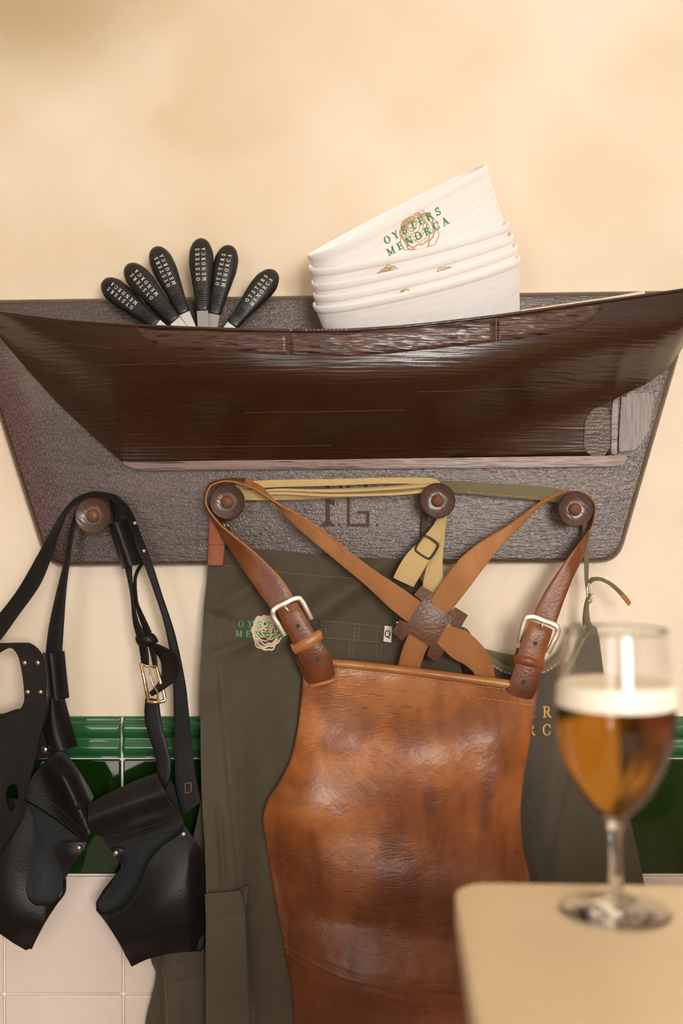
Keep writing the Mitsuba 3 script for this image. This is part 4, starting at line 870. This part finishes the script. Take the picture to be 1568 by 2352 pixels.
h2 = thing('leather_holster', 'black leather holster with gold buckle and long belt over the leftmost peg', 'holster')
oa_ = [(-170, 1860, .050), (-165, 1740, .052), (-130, 1590, .054), (-60, 1470, .058), (0, 1408, .060), (41, 1354, .060), (89, 1271, .058), (128, 1201, .052), (153, 1166, .044), (179, 1141, .040), (217, 1130, .038), (255, 1134, .040), (287, 1155, .044), (309, 1190, .052), (325, 1233, .056), (348, 1290, .058), (373, 1367, .058), (402, 1456, .058), (418, 1526, .058), (429, 1590, .058), (434, 1640, .058), (442, 1718, .058), (447, 1765, .060), (461, 1842, .062)]
ob_ = [(-118, 1860, .052), (-116, 1750, .054), (-100, 1640, .058), (-60, 1530, .064), (0, 1471, .066), (41, 1415, .066), (96, 1335, .066), (121, 1271, .066), (142, 1208, .066), (158, 1174, .066), (184, 1150, .066), (217, 1141, .066), (248, 1145, .066), (278, 1170, .066), (299, 1208, .065), (314, 1259, .064), (332, 1300, .062), (354, 1361, .060), (376, 1431, .060), (390, 1500, .060), (396, 1550, .060), (399, 1622, .060), (400, 1718, .060), (402, 1780, .062), (419, 1874, .064)]
lb = add('long_belt', ribbon(oa_, ob_, .0032, 200), 'm_black_strap', h2)
for x, y in ((309, 1202), (330, 1266)): add('rivet', rivet(x, y, .062, 5), 'm_gold', lb, label='brass rivet')
eye = add('eyelet', tube([(425, 1800, .0645), (438, 1797, .0645), (439, 1817, .0645), (426, 1821, .0645)], .0008, 40, 6, True), 'm_gold', lb, label='square brass eyelet')
add('strap', ribbon([(249, 1140, .046), (258, 1175, .052), (268, 1225, .056)], [(272, 1146, .058), (280, 1175, .062), (288, 1220, .062)], .003, 30), 'm_black_strap', h2)
add('sleeve', ribbon([(250, 1206, .056), (265, 1256, .056), (281, 1307, .056)], [(292, 1193, .056), (310, 1243, .056), (328, 1292, .056)], .003, 24, .015), 'm_black_leather', h2)
add('stitching', cat([stitches([(253, 1211), (272, 1204), (293, 1198)], lambda x, y: .058 + .015 * (1 - ((x - 272) / 21) ** 2), 4, 3, 1.4), stitches([(281, 1301), (304, 1294), (325, 1287)], lambda x, y: .058 + .015 * (1 - ((x - 304) / 23) ** 2), 4, 3, 1.4)]), 'm_stitch_dark', h2, smooth=False, kind='stuff')
add('strap', ribbon([(285, 1298, .052), (300, 1373, .058), (306, 1431, .060), (319, 1482, .062), (325, 1530, .062)], [(303, 1296, .052), (309, 1383, .060), (317, 1424, .064), (334, 1462, .066), (342, 1530, .064)], .003, 50), 'm_black_strap', h2)
add('strap', ribbon([(327, 1290, .050), (308, 1329, .052), (306, 1367, .054), (314, 1402, .056), (330, 1450, .058), (345, 1500, .060), (352, 1535, .060)], [(330, 1294, .060), (312, 1335, .062), (316, 1380, .062), (332, 1418, .062), (348, 1453, .062), (358, 1495, .062), (362, 1535, .062)], .003, 50), 'm_black_strap', h2)
add('keeper', ribbon([(312, 1462, .068), (332, 1460, .074), (350, 1455, .068)], [(320, 1482, .068), (342, 1480, .074), (363, 1475, .068)], .0028, 20, .001), 'm_black_leather', h2)
add('tongue', ribbon([(338, 1470, .070), (376, 1486, .076), (404, 1503, .080), (415, 1530, .082), (409, 1556, .082), (383, 1578, .078), (349, 1599, .070)], [(330, 1480, .066), (356, 1498, .064), (370, 1522, .062), (372, 1542, .062), (366, 1562, .064), (354, 1580, .066), (343, 1590, .066)], .0032, 70), 'm_black_leather', h2, label='curled belt tongue')
for bk_ in ([(322, 1523, .070), (329, 1550, .075), (336, 1585, .075), (341, 1611, .072)], [(358, 1530, .066), (365, 1552, .068), (373, 1580, .070), (379, 1605, .072)]):
    add('buckle_side', tube(bk_, [3.4 * S(.07), 4.6 * S(.07), 4.2 * S(.07)], 30, 12), 'm_gold', h2, smooth=60, label='gold buckle')
add('buckle_bar', tube([(338, 1611, .072), (358, 1613, .074), (380, 1608, .072)], 4.2 * S(.07), 20, 12), 'm_gold', h2, smooth=60, label='gold buckle')
add('buckle_bar', tube([(324, 1524, .070), (341, 1530, .072), (358, 1530, .068)], 3.0 * S(.07), 20, 12), 'm_gold', h2, smooth=60, label='gold buckle')
add('buckle_prong', tube([(343, 1530, .073), (345, 1550, .077), (352, 1574, .078), (362, 1592, .076), (362, 1610, .074)], 2.4 * S(.07), 30, 10), 'm_gold', h2, smooth=60)
add('lower_strap', ribbon([(334, 1604, .068), (332, 1648, .066), (344, 1696, .066), (358, 1744, .068), (361, 1785, .070), (372, 1812, .070)], [(365, 1606, .068), (372, 1664, .068), (387, 1721, .070), (393, 1760, .072), (389, 1792, .073), (376, 1820, .070)], .0036, 60), 'm_black_leather', h2)
flap2 = poly_of([(203, 1848), (243, 1824), (320, 1789), (360, 1775), (374, 1808), (406, 1853), (419, 1878), (424, 1898), (370, 1918), (310, 1938), (281, 1952), (249, 1950), (237, 1923), (217, 1917), (200, 1908)], 2)
def d_h2(x, y): return .074 + .012 * np.exp(-((y - 1848 + (x - 300) * .36) / 34) ** 2) + .004 * G(x, y, 330, 1890, 60, 14, -20)
def d_b2(x, y): return .048 + .004 * np.sin(x / 31) - .008 * G(x, y, 275, 2050, 20, 60, 35)
pouch2 = sg.Polygon([(253, 1950), (281, 1945), (345, 1920), (424, 1896), (445, 1925), (467, 1958), (473, 2016), (473, 2112), (471, 2166), (462, 2185), (420, 2187), (384, 2191), (336, 2204), (303, 2220), (288, 2195), (275, 2166), (237, 2108), (221, 2090), (220, 2073), (237, 2044), (262, 2012), (281, 1990), (269, 1971)])
open2 = smooth_poly(np.array([(272, 1946), (288, 1958), (295, 1977), (283, 2003), (258, 2030), (241, 2050), (226, 2076), (229, 2094), (244, 2100), (262, 2095), (290, 2075), (320, 2033), (339, 1985), (371, 1946), (419, 1908), (426, 1890), (350, 1905)]), 140)
backp = so.unary_union([pouch2, sg.Polygon([(360, 1780), (390, 1786), (402, 1800), (420, 1872), (424, 1900), (300, 1950), (360, 1850)])])
add('back_panel', psheet(backp.buffer(-3), d_b2, .003, 8), 'm_black_suede', h2, smooth=45, label='grey suede inside of the holster')
fl2 = add('flap', psheet(flap2, d_h2, .0032, 7, 1.2), 'm_black_leather', h2, smooth=45)
add('stitching', cat([stitches([(246, 1944), (300, 1934), (360, 1914), (418, 1893)], d_h2, 5, 3, 1.5), stitches([(242, 1922), (300, 1912), (360, 1892), (410, 1872)], d_h2, 5, 3, 1.5), stitches([(356, 1782), (372, 1815), (403, 1858)], d_h2, 5, 3, 1.5)]), 'm_stitch_dark', fl2, smooth=False, kind='stuff')
def d_f2(x, y): return .076 + .018 * G(x, y, 380, 2080, 90, 100, 30) + .006 * G(x, y, 300, 2150, 50, 60, 40) - .022 * ss(430, 474, x) * ss(1930, 1990, y) - .016 * ss(2150, 2215, y + .25 * (x - 300)) - .014 * ss(258, 222, x) + .005 * G(x, y, 270, 1960, 20, 20)
fr2 = add('front_panel', psheet(pouch2.difference(open2), d_f2, .0034, 7, 1.2), 'm_black_leather', h2, smooth=45)
add('side_gusset', ribbon([(222, 2090, .060), (238, 2108, .060), (276, 2166, .058), (304, 2219, .056)], [(224, 2088, .046), (240, 2110, .046), (278, 2168, .046), (305, 2218, .046)], .003, 30), 'm_black_leather', h2)
for x, y, d in ((421, 1917, .079), (266, 1960, .083)): add('rivet', rivet(x, y, d, 7), 'm_steel', fr2, label='nickel rivet')
add('stitching', stitches([(424, 1914), (375, 1952), (345, 1990), (326, 2037), (296, 2080), (266, 2102), (240, 2107)], d_f2, 5, 3, 1.4), 'm_stitch_dark', fr2, smooth=False, kind='stuff')

# ------------------------------------------------------------------ table, glass and beer in the foreground
DG = .596                                # the glass stands this far before the wall
gx, _, gz = P(1413, 2095, DG)
k = S(DG)
tbl = thing('table', 'cream table with rounded corner in the foreground, carrying the beer glass', 'table')
tz = gz
def at_top(px, py):                     # the point of the table top seen at a pixel
    dist = (ZC - tz) * F / (py - 1176); return ((px - 784) / F * dist, -D + dist)
c0, c1 = at_top(1040, 2024), at_top(1092, 2352)
ux = np.array(c1) - np.array(c0); ux /= np.linalg.norm(ux)
vx = np.array([-ux[1], ux[0]]); vx = vx if vx[0] > 0 else -vx
c0 = np.array(c0)
quad = sg.Polygon([c0, c0 + vx * .75, c0 + vx * .75 + ux * .5, c0 + ux * .5])
quad = quad.buffer(-.03).buffer(.03, quad_segs=12)
cs = lambda p_, z0, z1: m3.CrossSection(rings_of(p_), m3.FillRule.EvenOdd).extrude(z1 - z0).translate((0, 0, z0))
ring = lambda p_, z: np.c_[np.array(p_.exterior.coords), np.full(len(p_.exterior.coords), z)]
top = m3.Manifold.hull_points(np.vstack([ring(quad.buffer(-.003), tz), ring(quad.buffer(-.0008), tz - .0008), ring(quad, tz - .003), ring(quad, tz - .023), ring(quad.buffer(-.003), tz - .026)]).tolist())
add('tabletop', top, 'm_table', tbl, smooth=30)
ap = quad.buffer(-.012)
apr = m3.Manifold.hull_points(np.vstack([ring(ap, tz - .0255), ring(ap, tz - .12)]).tolist())
add('apron_frame', apr, 'm_table', tbl, smooth=30)
for sx_, sy_ in ((.03, .03), (.72, .03), (.72, .47), (.03, .47)):
    c = c0 + vx * sx_ + ux * sy_; lg = cham_box(.04, .04, tz - .11, .004); lg.apply_translation((c[0] + (.015 if sx_ < .1 else -.015), c[1] , (tz - .11) / 2)); add('leg', lg, 'm_table', tbl, smooth=False)

gl = thing('wine_glass', 'stemmed glass of beer standing on the cream table', 'glass')
h = lambda py: (2095 - py) * k           # height above the table of a pixel row on the glass's axis
outer_p = np.array([(0, 0.0004), (124 * k, 0.0004), (126 * k, .0012), (124 * k, .0022), (100 * k, .0032), (60 * k, .0055), (30 * k, .0095), (18 * k, .018), (13.5 * k, .030), (12.5 * k, .045), (14 * k, h(1925)), (19 * k, h(1895)), (32 * k, h(1872)), (60 * k, h(1845)), (92 * k, h(1800)), (118 * k, h(1745)), (131 * k, h(1690)), (135 * k, h(1640)), (133 * k, h(1590)), (128 * k, h(1530)), (121 * k, h(1470)), (117.5 * k, h(1446))], float)
def dense(p_, n):
    t = np.r_[0, np.cumsum(np.linalg.norm(np.diff(p_, axis=0), axis=1))]; return PchipInterpolator(t, p_)(np.linspace(0, t[-1], n))
op = dense(outer_p, 160)
tg_ = .0011
bowl = op[op[:, 1] > h(1872)]
tan_ = np.gradient(bowl, axis=0); tan_ /= np.linalg.norm(tan_, axis=1, keepdims=True)
inner = bowl + np.c_[-tan_[:, 1], tan_[:, 0]] * tg_
inner = np.vstack([[(0, inner[0, 1] - .0006), (inner[0, 0] * .5, inner[0, 1] - .0004)], inner])
inner = inner[np.r_[True, np.diff(inner[:, 1]) > -1]]
zb, zf = h(1618), h(1567)
r_at = lambda z: float(np.interp(z, inner[2:, 1], inner[2:, 0]))
up = inner[inner[:, 1] > zb]
prof = np.vstack([op, [(op[-1, 0] - tg_ * .5, op[-1, 1] + tg_ * .45)], up[::-1], [(r_at(zb), zb)]])
at = (gx, -DG, gz)
gm = lathe(prof, 128, at)
if gm.face_normals[len(gm.faces) // 8].dot([0, 0, -1]) < -2: gm.invert()
add('glass', gm, 'm_glass', gl, smooth=True)
br = thing('beer', 'golden beer with a white head of foam inside the stemmed glass', 'beer')
low = inner[inner[:, 1] < zb]
bm = lathe(np.vstack([low, [(r_at(zb), zb)]]), 128, at)
add('liquid', bm, 'm_beer', br, smooth=True)
fz = np.linspace(zb, zf, 8)
fp = [(0, zb)] + [(r_at(zb) - .0004, zb)] + [(r_at(z) + tg_ + .00012, z) for z in fz] + [(r_at(zf) - .0004, zf + .0001), (r_at(zf) - .0025, zf + .0004), (r_at(zf) * .5, zf - .0006), (0, zf - .001)]
add('foam', fix(*(lambda m_: (np.array(m_.vertices), np.array(m_.faces)))(lathe(fp, 96, at))), 'm_foam', br, smooth=40, label='white foam')
# outward normals of the open surfaces
